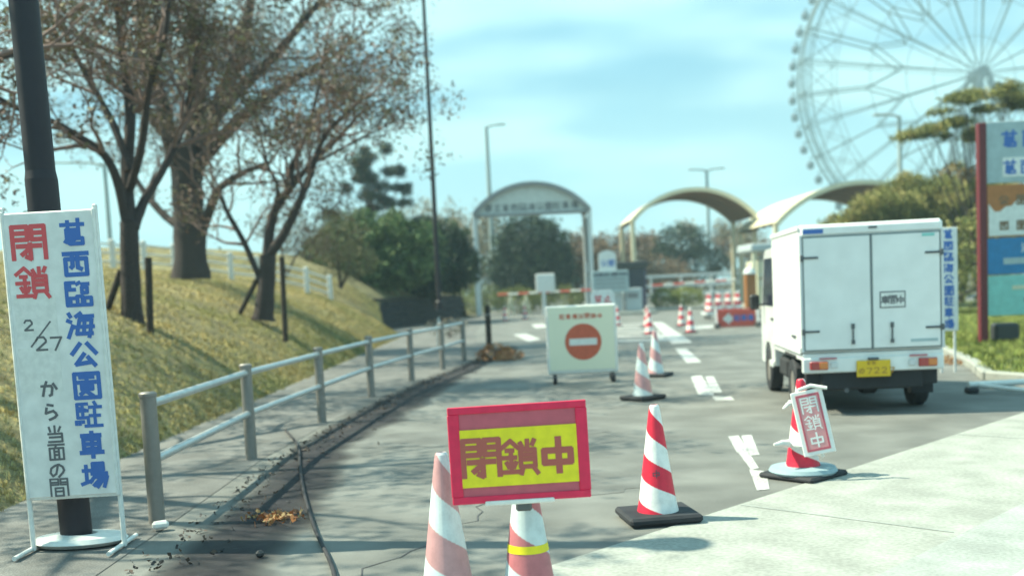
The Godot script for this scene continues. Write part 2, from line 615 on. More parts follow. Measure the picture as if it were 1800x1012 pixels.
# ---------------------------------------------------------------- toll gate canopies
func canopy(label: String, cx: float, z: float, half: float, spring: float, rise: float, depth: float, shell: Material, under: Material, posts: Array, pm: Material) -> Node3D:
	var t := thing("gate_canopy", label, "gate canopy", Vector3(cx, 0, z), 0, "arched canopies over the car park lanes")
	var R := (half * half + rise * rise) / (2.0 * rise)
	var cy := spring + rise - R
	var a1 := asin(half / R)
	var outer := PackedVector2Array()
	var inner := PackedVector2Array()
	for i in 29:
		var a := lerpf(-a1, a1, i / 28.0)
		outer.append(Vector2(sin(a) * R, cy + cos(a) * R))
		inner.append(Vector2(sin(a) * (R - 0.16), cy + cos(a) * (R - 0.16)))
	var roof := MB.new()
	for i in 28:
		var n0 := Vector3(sin(lerpf(-a1, a1, i / 28.0)), cos(lerpf(-a1, a1, i / 28.0)), 0)
		var n1 := Vector3(sin(lerpf(-a1, a1, (i + 1) / 28.0)), cos(lerpf(-a1, a1, (i + 1) / 28.0)), 0)
		var o0 := Vector3(outer[i].x, outer[i].y, -0.1)
		var o1 := Vector3(outer[i + 1].x, outer[i + 1].y, -0.1)
		var dz := Vector3(0, 0, -depth + 0.2)
		roof.tri(o0, o1, o1 + dz, n0, n1, n1)
		roof.tri(o0, o1 + dz, o0 + dz, n0, n1, n0)
	part("roof_shell", roof, shell, t)
	var soffit := MB.new()
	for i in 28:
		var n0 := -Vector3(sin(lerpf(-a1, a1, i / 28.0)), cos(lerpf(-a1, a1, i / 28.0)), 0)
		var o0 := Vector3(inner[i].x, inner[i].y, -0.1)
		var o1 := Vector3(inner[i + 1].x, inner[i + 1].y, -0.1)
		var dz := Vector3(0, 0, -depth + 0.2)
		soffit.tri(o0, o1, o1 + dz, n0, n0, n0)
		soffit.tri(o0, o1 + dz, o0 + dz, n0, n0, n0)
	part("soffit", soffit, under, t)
	for zz: float in [0.0, -depth]:
		var rim := MB.new()
		var ring := outer.duplicate()
		for i in 29:
			ring.append(inner[28 - i] * Vector2(0.985, 1.0) - Vector2(0, 0.06))
		rim.slab(ring, 0.16 if zz < 0.0 else -0.16, Transform3D(Basis(), Vector3(0, 0.012, zz)))
		part("edge_beam", rim, shell, t)
	for k in 5:
		var rib := MB.new()
		var zz := -depth * (k + 1) / 6.0
		var pl := PackedVector3Array()
		var rr := PackedFloat32Array()
		for i in range(0, 29, 2):
			pl.append(Vector3(inner[i].x, inner[i].y - 0.05, zz))
			rr.append(0.05)
		rib.tube(pl, rr, 6)
		part("rib", rib, under, t)
	for q in posts:
		var pb := MB.new()
		pb.box(Vector3(q[0] * (half - 0.12), spring * 0.5, q[1] * depth), Vector3(0.24, spring, 0.24), Basis(), 0.03)
		part("post", pb, pm, t)
	return t

func barrier(label: String, a: Vector3, b: Vector3, red: Material, white: Material, group: String) -> Node3D:
	var t := thing("striped_barrier", label, "barrier", a, 0, group)
	var l := b - a
	var k := int(l.length() / 0.55)
	for i in k:
		var m := MB.new()
		m.bar(l * (float(i) / k), l * (float(i + 1) / k), 0.055 if i % 2 == 0 else 0.052, 8)
		part("band", m, red if i % 2 == 0 else white, t)
	return t

# ---------------------------------------------------------------- the scene
func _ready() -> void:
	rng.seed = 11
	hill_noise.seed = 5
	hill_noise.frequency = 0.12
	# camera: eye height of a car passenger, a little downward and rolled
	var cam := Camera3D.new()
	cam.name = "camera"
	add_child(cam)
	var lens := CameraAttributesPhysical.new()
	lens.frustum_focal_length = 35.0
	lens.frustum_focus_distance = 5.5
	lens.exposure_aperture = 1.3
	lens.frustum_near = 0.1
	lens.frustum_far = 4000.0
	cam.attributes = lens
	var pitch := deg_to_rad(4.6)
	cam.set_frustum(2.0 * 0.1 * 506.0 / 1836.0, Vector2(0, 0.1 * (tan(pitch) + 4.0 / 1836.0)), 0.1, 4000.0)
	cam.position = Vector3(0, 1.42, 0)
	var fwd := Vector3(0, -sin(pitch), -cos(pitch))
	var roll := deg_to_rad(2.7)
	var up0 := Vector3(0, cos(pitch), -sin(pitch))
	var rt := Vector3.RIGHT * cos(roll) - up0 * sin(roll)
	var upv := Vector3.RIGHT * sin(roll) + up0 * cos(roll)
	cam.basis = Basis(rt, upv, -fwd)
	cam.make_current()
	# sky: thin bright cloud with bluer gaps
	var sky_im := Image.create(1024, 512, false, Image.FORMAT_RGBF)
	var cn := FastNoiseLite.new()
	cn.seed = 21
	cn.frequency = 0.8
	cn.fractal_octaves = 5
	var gap := Color(0.062, 0.215, 0.34)
	var cloud := Color(0.275, 0.455, 0.485)
	for y in 512:
		var el := (0.5 - (y + 0.5) / 512.0) * PI
		for x in 1024:
			var az := ((x + 0.5) / 1024.0 - 0.5) * TAU
			var d := Vector3(sin(az) * cos(el), sin(el), -cos(az) * cos(el))
			var h := maxf(d.y, 0.0) + 0.16
			var c := cn.get_noise_3d(d.x / h * 0.75, d.z / h * 1.5, d.y * 1.5)
			var w := smoothstep(-0.22, 0.26, c)
			w = lerpf(w, 0.9, smoothstep(0.2, 0.0, d.y) * 0.8)
			var col := gap.lerp(cloud, w) * (1.0 + 0.10 * cn.get_noise_3d(d.x * 6.0, d.y * 14.0, d.z * 6.0))
			sky_im.set_pixel(x, y, col)
	var pano := PanoramaSkyMaterial.new()
	pano.panorama = ImageTexture.create_from_image(sky_im)
	pano.energy_multiplier = 1.0
	var env := Environment.new()
	env.background_mode = Environment.BG_SKY
	env.sky = Sky.new()
	env.sky.sky_material = pano
	env.tonemap_mode = Environment.TONE_MAPPER_LINEAR
	env.tonemap_exposure = 2.6
	env.sdfgi_enabled = true
	env.ssao_enabled = true
	env.ssil_enabled = true
	env.fog_enabled = true
	env.fog_density = 0.0012
	env.fog_light_color = Color(0.80, 0.93, 0.95)
	var we := WorldEnvironment.new()
	we.name = "world"
	we.environment = env
	add_child(we)
	var sun := DirectionalLight3D.new()
	sun.name = "sun"
	sun.light_energy = 1.38
	sun.light_color = Color(1.0, 0.99, 0.88)
	sun.light_angular_distance = 0.5
	sun.shadow_enabled = true
	add_child(sun)
	sun.look_at_from_position(Vector3.ZERO, -Vector3(-0.62, 0.77, -0.12))

	materials()
	ground()
	hill()
	far_things()
	gates()
	trees()
	street()
	truck()
	near_signs()

func materials() -> void:
	var fine := noise_tex("fine", 1, 0.11, 0.72, 1.0, 4)
	var patchy := noise_tex("patchy", 2, 0.010, 0.80, 1.0, 5)
	var dirt := noise_tex("dirt", 3, 0.012, 0.93, 1.0, 4)
	var barkt := noise_tex("barkt", 4, 0.05, 0.45, 1.0, 5)
	var grass := noise_tex("grass", 6, 0.05, 0.5, 1.0, 5)
	mat("asphalt", Color(0.29, 0.295, 0.275), 0.86, 0, noise_tex("chips", 14, 0.19, 0.62, 1.0, 3), 0.55, 0.25, patchy, 5.0, true)
	mat("asphalt_patch", Color(0.255, 0.26, 0.245), 0.86, 0, tex["chips"], 0.5, 0.25, patchy, 3.0, true)
	mat("tar", Color(0.06, 0.06, 0.065), 0.7)
	mat("far_paving", Color(0.30, 0.31, 0.30), 0.9, 0, fine, 2.0, 0.0, patchy, 9.0, true)
	mat("path_paving", Color(0.235, 0.235, 0.225), 0.9, 0, fine, 0.9, 0.2, patchy, 3.0, true)
	mat("concrete", Color(0.40, 0.415, 0.375), 0.85, 0, noise_tex("smooth", 12, 0.09, 0.88, 1.0, 4), 1.7, 0.06, noise_tex("stain", 13, 0.012, 0.86, 1.0, 5), 3.1, true)
	mat("concrete_dark", Color(0.40, 0.43, 0.40), 0.85, 0, tex["smooth"], 1.3, 0.06, tex["stain"], 2.7, true)
	mat("gutter_shade", Color(0.036, 0.032, 0.042), 0.95, 0, fine, 0.35, 0.3, patchy, 2.0, true)  # leaf litter colour with the kerb shade mixed in
	var gt: StandardMaterial3D = mats["gutter_shade"]
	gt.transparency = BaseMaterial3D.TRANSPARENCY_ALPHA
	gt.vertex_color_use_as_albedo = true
	mat("paint_white", Color(0.80, 0.80, 0.77), 0.7, 0, noise_tex("worn", 8, 0.06, 0.72, 1.0, 5), 0.8, 0, patchy, 2.0, true)
	mat("soil", Color(0.20, 0.18, 0.11), 0.95, 0, grass, 2.0, 1.0, patchy, 9.0, true)
	mat("dry_turf", Color(0.53, 0.45, 0.20), 0.95, 0, grass, 0.8, 2.0, noise_tex("turf_over", 9, 0.018, 0.62, 1.0, 5), 6.0, true)
	mat("green_turf", Color(0.20, 0.26, 0.06), 0.95, 0, grass, 0.8, 2.0, patchy, 5.0, true)
	mat("twig", Color(0.22, 0.145, 0.125), 0.95)
	mat("bark", Color(0.125, 0.095, 0.092), 0.95, 0, barkt, 0.6, 3.0)
	mat("pale_bark", Color(0.24, 0.19, 0.15), 0.95, 0, barkt, 0.6, 1.0)
	mat("steel", Color(0.27, 0.25, 0.23), 0.5, 0.35, dirt, 0.5)
	mat("brushed_rail", Color(0.60, 0.63, 0.63), 0.36, 0.55, dirt, 0.5)
	mat("pole_brown", Color(0.014, 0.010, 0.017), 0.6, 0.0, dirt, 0.4)
	mat("white_panel", Color(0.80, 0.80, 0.77), 0.5, 0, dirt, 0.9)
	mat("frame_white", Color(0.78, 0.78, 0.74), 0.45, 0, dirt, 0.4)
	mat("ink_blue", Color(0.045, 0.14, 0.44), 0.6)
	mat("ink_red", Color(0.66, 0.085, 0.095), 0.6)
	mat("ink_grey", Color(0.13, 0.13, 0.14), 0.7)
	mat("notice_pink", Color(0.62, 0.27, 0.28), 0.6)
	mat("plate_ink", Color(0.42, 0.22, 0.02), 0.6)
	mat("ink_dark", Color(0.07, 0.07, 0.09), 0.6)
	mat("sign_red", Color(0.74, 0.012, 0.075), 0.5, 0, dirt, 0.5)
	mat("sign_pink", Color(0.52, 0.10, 0.14), 0.6, 0, dirt, 0.5)
	mat("sign_yellow", Color(0.82, 0.70, 0.01), 0.5, 0, dirt, 0.5)
	mat("ink_maroon", Color(0.40, 0.09, 0.07), 0.6)
	mat("rubber", Color(0.022, 0.024, 0.03), 0.8, 0, dirt, 0.3)
	mat("grey_blue", Color(0.27, 0.38, 0.42), 0.7, 0, dirt, 0.3)
	mat("cream", Color(0.70, 0.68, 0.50), 0.6, 0, dirt, 0.8)
	mat("cream_paint", Color(0.70, 0.62, 0.43), 0.5, 0, dirt, 1.5)
	mat("gate_grey", Color(0.24, 0.24, 0.25), 0.55, 0, dirt, 1.5)
	mat("gate_white", Color(0.62, 0.66, 0.66), 0.5, 0, dirt, 1.2)
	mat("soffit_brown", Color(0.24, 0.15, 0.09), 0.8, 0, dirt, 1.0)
	mat("tympanum", Color(0.58, 0.61, 0.58), 0.6, 0, dirt, 2.0)
	mat("dark_wall", Color(0.050, 0.045, 0.065), 0.9, 0, grass, 0.7, 2.0, patchy, 2.0, true)
	mat("dark_glass", Color(0.02, 0.025, 0.045), 0.15)
	mat("booth_purple", Color(0.07, 0.06, 0.11), 0.5, 0, dirt, 1.0)
	mat("cabinet", Color(0.46, 0.52, 0.54), 0.5, 0, dirt, 1.0)
	mat("orange_brown", Color(0.33, 0.12, 0.025), 0.6, 0, dirt, 0.7)
	mat("maroon", Color(0.14, 0.016, 0.022), 0.5, 0, dirt, 0.7)
	mat("board_grey", Color(0.40, 0.50, 0.52), 0.5, 0, dirt, 1.2)
	mat("board_brown", Color(0.46, 0.17, 0.05), 0.5, 0, dirt, 1.2)
	mat("board_blue", Color(0.015, 0.20, 0.45), 0.45, 0, dirt, 1.2)
	mat("board_teal", Color(0.26, 0.60, 0.56), 0.5, 0, dirt, 1.2)
	mat("lamp_grey", Color(0.34, 0.40, 0.40), 0.5, 0.2, dirt, 1.0)
	mat("wheel_white", Color(0.075, 0.105, 0.11), 0.6, 0)
	mat("wheel_dark", Color(0.035, 0.06, 0.09), 0.6, 0)
	mat("arrow_red", Color(0.66, 0.10, 0.07), 0.55, 0, dirt, 0.6)
	mat("no_entry", Color(0.62, 0.12, 0.06), 0.55, 0, dirt, 0.5)
	mat("board_cream", Color(0.80, 0.78, 0.60), 0.55)
	mat("dark_plastic", Color(0.03, 0.032, 0.035), 0.6)
	mat("stake_wood", Color(0.09, 0.065, 0.05), 0.9, 0, barkt, 0.3, 1.0)
	gloss(mat("car_white", Color(0.80, 0.82, 0.80), 0.35, 0, dirt, 2.5), 0.6)
	mat("box_white", Color(0.80, 0.81, 0.79), 0.35, 0, noise_tex("film", 15, 0.01, 0.965, 1.0, 4), 1.6)
	mat("under_dark", Color(0.022, 0.024, 0.028), 0.85, 0, dirt, 0.6)
	mat("seam", Color(0.16, 0.19, 0.20), 0.7)
	mat("hinge", Color(0.10, 0.11, 0.12), 0.45, 0.4)
	mat("plate_yellow", Color(0.72, 0.46, 0.01), 0.45)
	gloss(mat("lens_red", Color(0.36, 0.012, 0.015), 0.2), 0.8)
	gloss(mat("lens_orange", Color(0.62, 0.17, 0.02), 0.2), 0.8)
	mat("reflection_black", Color(0.02, 0.02, 0.025), 0.8)  # black of the windscreen reflection drawn on the road
	mat("lens_clear", Color(0.6, 0.62, 0.62), 0.2)
	var lm := mat("leaf", Color(1, 1, 1), 0.75)
	lm.vertex_color_use_as_albedo = true
	lm.backlight_enabled = true
	lm.backlight = Color(0.45, 0.45, 0.35)
	var gm := mat("blade", Color(1, 1, 1), 0.85)
	gm.vertex_color_use_as_albedo = true

const EDGE := Vector2(0.7071, -0.7071)
func ground() -> void:
	var g := MB.new()
	g.sheet([Vector2(-420, 60), Vector2(620, 60), Vector2(620, -900), Vector2(-420, -900)], -0.03)
	structure("ground", g, mats["soil"])
	# road
	var poly := []
	for z: float in [4.0, -6.78, -9.4, -12.0, -14.7, -17.2, -19.4, -21.7, -25.3]:
		poly.append(Vector2(fence_x(z) - 0.5, z))
	for q in [Vector2(-1.4, -29), Vector2(-1.7, -36), Vector2(-1.7, -120), Vector2(26, -120), Vector2(26, -46), Vector2(13.5, -41), Vector2(10.6, -34), Vector2(9.4, -26), Vector2(8.1, -20.5), Vector2(7.45, -17.9), Vector2(6.6, -14.8), Vector2(6.05, -13.2), Vector2(6.35, -12.5), Vector2(7.4, -12.1), Vector2(12, -12.0), Vector2(12, 4)]:
		poly.append(q)
	var r := MB.new()
	r.sheet(poly, 0.0)
	structure("road", r, mats["asphalt"])
	# concrete crossing at the mouth of the drive and the lane nearer the camera
	var a := MB.new()
	a.sheet([Vector2(-2.0, -3.11), Vector2(9.6, -14.7), Vector2(10.9, -13.4), Vector2(-0.7, -2.2), Vector2(-0.7, -1.8)], 0.006)
	structure("pavement_crossing", a, mats["concrete"])
	for k in 2:
		var j := MB.new()
		var c := Vector2(0.25, -5.36) + EDGE * (k * 3.4 + 1.6)
		var w := Vector2(0.7071, 0.7071)
		j.sheet([c + w * 0.02, c + EDGE * 0.022 + w * 0.02, c + EDGE * 0.022 + w * 1.35, c + w * 1.35], 0.0085)
		structure("paving_joint" if k == 0 else "paving_joint_%03d" % k, j, mats["concrete_dark"])
	var lane := MB.new()
	lane.sheet([Vector2(-0.7, -2.43), Vector2(10.9, -14.03), Vector2(16, -14), Vector2(16, 6), Vector2(-0.7, 6)], 0.010)
	structure("street_lane", lane, mats["concrete_dark"])
	var ln := MB.new()
	var p0 := Vector2(2.12, -4.55)
	var dirv := EDGE
	var wv := Vector2(0.7071, 0.7071)
	ln.sheet([p0 - dirv * 3, p0 + dirv * 6, p0 + dirv * 6 + wv * 0.2, p0 - dirv * 3 + wv * 0.2], 0.014)
	structure("road_edge_marking", ln, mats["paint_white"])
	# path between fence and bank
	var pp := []
	for z: float in [4.0, -6.78, -9.4, -12.0, -14.7, -17.2, -19.4, -21.7, -25.3]:
		pp.append(Vector2(fence_x(z) + 0.1, z))
	for q in [Vector2(-0.9, -29), Vector2(-1.2, -36), Vector2(-1.3, -58), Vector2(-2.6, -58), Vector2(-5.5, -44), Vector2(-3.75, -36), Vector2(-3.75, 4)]:
		pp.append(q)
	var pm := MB.new()
	pm.sheet(pp, 0.004)
	structure("footpath", pm, mats["path_paving"])
	# flat strip beside the path: leaf litter and kerb shade painted dark together
	var nz := FastNoiseLite.new()
	nz.seed = 4
	nz.frequency = 0.5
	var gs := SurfaceTool.new()
	gs.begin(Mesh.PRIMITIVE_TRIANGLES)
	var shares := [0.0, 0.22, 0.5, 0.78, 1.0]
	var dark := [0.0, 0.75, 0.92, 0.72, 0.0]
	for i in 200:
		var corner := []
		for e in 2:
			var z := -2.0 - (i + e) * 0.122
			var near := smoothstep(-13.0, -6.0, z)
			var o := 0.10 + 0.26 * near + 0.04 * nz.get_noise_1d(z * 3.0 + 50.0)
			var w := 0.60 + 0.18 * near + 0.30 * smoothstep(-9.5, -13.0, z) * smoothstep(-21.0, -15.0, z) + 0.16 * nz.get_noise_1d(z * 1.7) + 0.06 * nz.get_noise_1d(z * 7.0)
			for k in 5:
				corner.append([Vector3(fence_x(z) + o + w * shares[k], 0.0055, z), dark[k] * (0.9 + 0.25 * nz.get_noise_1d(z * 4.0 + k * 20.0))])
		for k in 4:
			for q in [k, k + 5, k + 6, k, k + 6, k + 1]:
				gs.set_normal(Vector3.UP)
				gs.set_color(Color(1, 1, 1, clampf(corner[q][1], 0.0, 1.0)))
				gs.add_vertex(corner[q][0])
	var gutter_shade := MeshInstance3D.new()
	gutter_shade.name = "gutter_shade"
	gutter_shade.mesh = gs.commit()
	gutter_shade.material_override = mats["gutter_shade"]
	gutter_shade.set_meta("kind", "structure")
	add_child(gutter_shade)
	# markings
	var dash := [
		[Vector2(3.52, -22.3), Vector2(3.76, -22.3), Vector2(3.34, -18.3), Vector2(3.08, -18.3)],
		[Vector2(2.68, -15.6), Vector2(2.86, -15.7), Vector2(2.50, -12.9), Vector2(2.32, -13.0)],
		[Vector2(2.88, -15.5), Vector2(3.0, -15.5), Vector2(2.66, -13.2), Vector2(2.52, -13.2)],
		[Vector2(2.44, -12.75), Vector2(2.66, -12.7), Vector2(2.62, -12.25), Vector2(2.40, -12.3)],
		[Vector2(1.94, -9.42), Vector2(2.04, -9.45), Vector2(1.93, -8.55), Vector2(1.82, -8.5)],
		[Vector2(1.83, -8.50), Vector2(1.92, -8.55), Vector2(1.82, -7.75), Vector2(1.75, -7.7)],
		[Vector2(1.74, -7.72), Vector2(1.84, -7.6), Vector2(1.70, -6.95), Vector2(1.61, -6.93)],
		[Vector2(2.06, -9.42), Vector2(2.16, -9.45), Vector2(1.97, -8.35), Vector2(1.88, -8.33)],
		[Vector2(4.0, -30.0), Vector2(4.25, -30.0), Vector2(3.95, -26.0), Vector2(3.7, -26.0)],
		[Vector2(0.1, -33.5), Vector2(0.5, -33.8), Vector2(0.86, -29.4), Vector2(0.5, -28.3)],
		[Vector2(0.85, -42.0), Vector2(1.35, -42.4), Vector2(1.45, -38.4), Vector2(0.95, -37.9)],
		[Vector2(5.5, -33.2), Vector2(6.6, -33.6), Vector2(6.3, -31.6), Vector2(5.4, -31.2)],
	]
	for k in dash.size():
		var d := MB.new()
		d.sheet(dash[k], 0.004)
		structure("lane_marking" if k == 0 else "lane_marking_%03d" % k, d, mats["paint_white"])
	# wear: darker patches and jagged cracks
	var pz := FastNoiseLite.new()
	pz.seed = 17
	pz.frequency = 0.7
	var spots := [[Vector2(-0.6, -10.2), 1.5, 0.55], [Vector2(1.1, -19.5), 1.7, 1.2], [Vector2(3.6, -24.0), 1.6, 0.9], [Vector2(0.3, -7.4), 0.7, 0.35], [Vector2(4.6, -14.2), 0.9, 0.8]]
	for k in spots.size():
		var ring := []
		for i in 26:
			var an := TAU * i / 26.0
			var w := 1.0 + 0.45 * pz.get_noise_2d(cos(an) * 2.0 + k * 9.0, sin(an) * 2.0)
			ring.append(spots[k][0] + Vector2(cos(an) * spots[k][1], sin(an) * spots[k][2]) * w)
		var pt := MB.new()
		pt.sheet(ring, 0.0025)
		structure("road_patch" if k == 0 else "road_patch_%03d" % k, pt, mats["asphalt_patch"])
	var cracks := [[Vector2(-0.9, -5.0), Vector2(0.5, -8.6)], [Vector2(-1.2, -9.0), Vector2(2.2, -9.6)], [Vector2(0.7, -8.0), Vector2(1.4, -12.5)], [Vector2(0.2, -12.4), Vector2(3.9, -12.9)]].slice(0, 1)
	for k in cracks.size():
		var le := []
		var ri := []
		var dv: Vector2 = (cracks[k][1] - cracks[k][0]).normalized()
		var sd := Vector2(-dv.y, dv.x)
		for i in 31:
			var f := i / 30.0
			var q: Vector2 = cracks[k][0].lerp(cracks[k][1], f) + sd * (pz.get_noise_2d(f * 9.0, k * 7.0) * 0.22 + pz.get_noise_2d(f * 50.0, k * 7.0) * 0.05)
			var w := 0.004 + 0.005 * absf(pz.get_noise_2d(f * 30.0, k * 3.0 + 40.0))
			le.append(q + sd * w)
			ri.append(q - sd * w)
		ri.reverse()
		var cm := MB.new()
		cm.sheet(le + ri, 0.0032)
		structure("road_crack" if k == 0 else "road_crack_%03d" % k, cm, mats["tar"])
	# hatched island before the gates
	for k in 6:
		var z := -26.4 - k * 2.3
		var h := MB.new()
		var right := 4.1 + k * 0.15
		h.sheet([Vector2(2.5 + k * 0.14, z), Vector2(right, z + 0.9), Vector2(right, z + 0.15), Vector2(2.5 + k * 0.14, z - 0.75)], 0.005)
		structure("hatch_marking" if k == 0 else "hatch_marking_%03d" % k, h, mats["paint_white"])
	var he := MB.new()
	he.sheet([Vector2(3.75, -24.2), Vector2(4.25, -24.4), Vector2(5.55, -38.0), Vector2(5.2, -38.2)], 0.009)
	structure("hatch_edge_marking", he, mats["paint_white"])
	# lawn on the right, with its kerb
	var lp := [Vector2(9.4, -26), Vector2(8.1, -20.5), Vector2(7.45, -17.9), Vector2(6.6, -14.8), Vector2(6.05, -13.2), Vector2(6.35, -12.5), Vector2(7.4, -12.1), Vector2(12, -12.0)]
	var lawn := MB.new()
	var full := [Vector2(26, -46), Vector2(13.5, -41), Vector2(10.6, -34)] + lp + [Vector2(45, -12), Vector2(60, -46)]
	var inset := []
	for q in full:
		inset.append(q)
	lawn.sheet(inset, 0.09)
	structure("lawn", lawn, mats["green_turf"])
	for i in lp.size() - 1:
		var k := MB.new()
		var p: Vector2 = lp[i]
		var q: Vector2 = lp[i + 1]
		var e := q - p
		k.box(Vector3((p.x + q.x) / 2, 0.05, (p.y + q.y) / 2), Vector3(e.length() - 0.01, 0.13, 0.16), Basis(Vector3.UP, atan2(-e.y, e.x)), 0.02)
		structure("kerb" if i == 0 else "kerb_%03d" % i, k, mats["concrete"])
	# grass on the lawn
	var b := blade_mesh(0.09, 0.006, 7, 2)
	var xf := []
	var cs := []
	var poly2 := PackedVector2Array(full)
	while xf.size() < 16000:
		var q := Vector2(rng.randf_range(6.1, 15), rng.randf_range(-34, -12.3))
		if not Geometry2D.is_point_in_polygon(q, poly2):
			continue
		xf.append(Transform3D(Basis(Vector3.UP, rng.randf() * TAU).scaled(Vector3.ONE * rng.randf_range(0.6, 1.3)), Vector3(q.x, 0.09, q.y)))
		cs.append(Color(0.20, 0.27, 0.055).lerp(Color(0.33, 0.32, 0.10), rng.randf() * rng.randf()) * rng.randf_range(0.7, 1.2))
	tag(scatter("lawn_grass", b, mats["blade"], xf, cs, self), "bright green grass growing on the lawn to the right", "grass")
	# fallen leaves
	var lf := leaf_mesh(0.034, 0.013)
	xf = []
	cs = []
	for i in 600:
		var z := -5.4 - rng.randf() * 17.0
		var x := fence_x(z) + 0.22 + absf(rng.randfn()) * 0.22
		xf.append(Transform3D(rand_basis(rng, rng.randf_range(0.5, 1.1)), Vector3(x, 0.015, z)))
		cs.append([Color(0.06, 0.045, 0.04), Color(0.09, 0.06, 0.045), Color(0.04, 0.035, 0.035)][rng.randi() % 3])
	for i in 130:
		xf.append(Transform3D(rand_basis(rng, rng.randf_range(0.6, 1.2)), Vector3(-1.58 + rng.randfn() * 0.09, 0.02 + rng.randf() * 0.02, -6.7 + rng.randfn() * 0.10)))
		cs.append([Color(0.42, 0.17, 0.06), Color(0.38, 0.25, 0.11), Color(0.30, 0.12, 0.06)][rng.randi() % 3])
	for i in 700:
		xf.append(Transform3D(rand_basis(rng, rng.randf_range(0.7, 1.4)), Vector3(6.55 + rng.randfn() * 0.18 + i % 30 * 0.012, 0.02 + rng.randf() * 0.03, -15.4 - rng.randf() * 1.7)))
		cs.append([Color(0.34, 0.17, 0.07), Color(0.36, 0.26, 0.14), Color(0.22, 0.11, 0.06)][rng.randi() % 3])
	tag(scatter("fallen_leaves", lf, mats["leaf"], xf, cs, self), "brown and orange fallen leaves lying along road edge and kerb", "leaves")

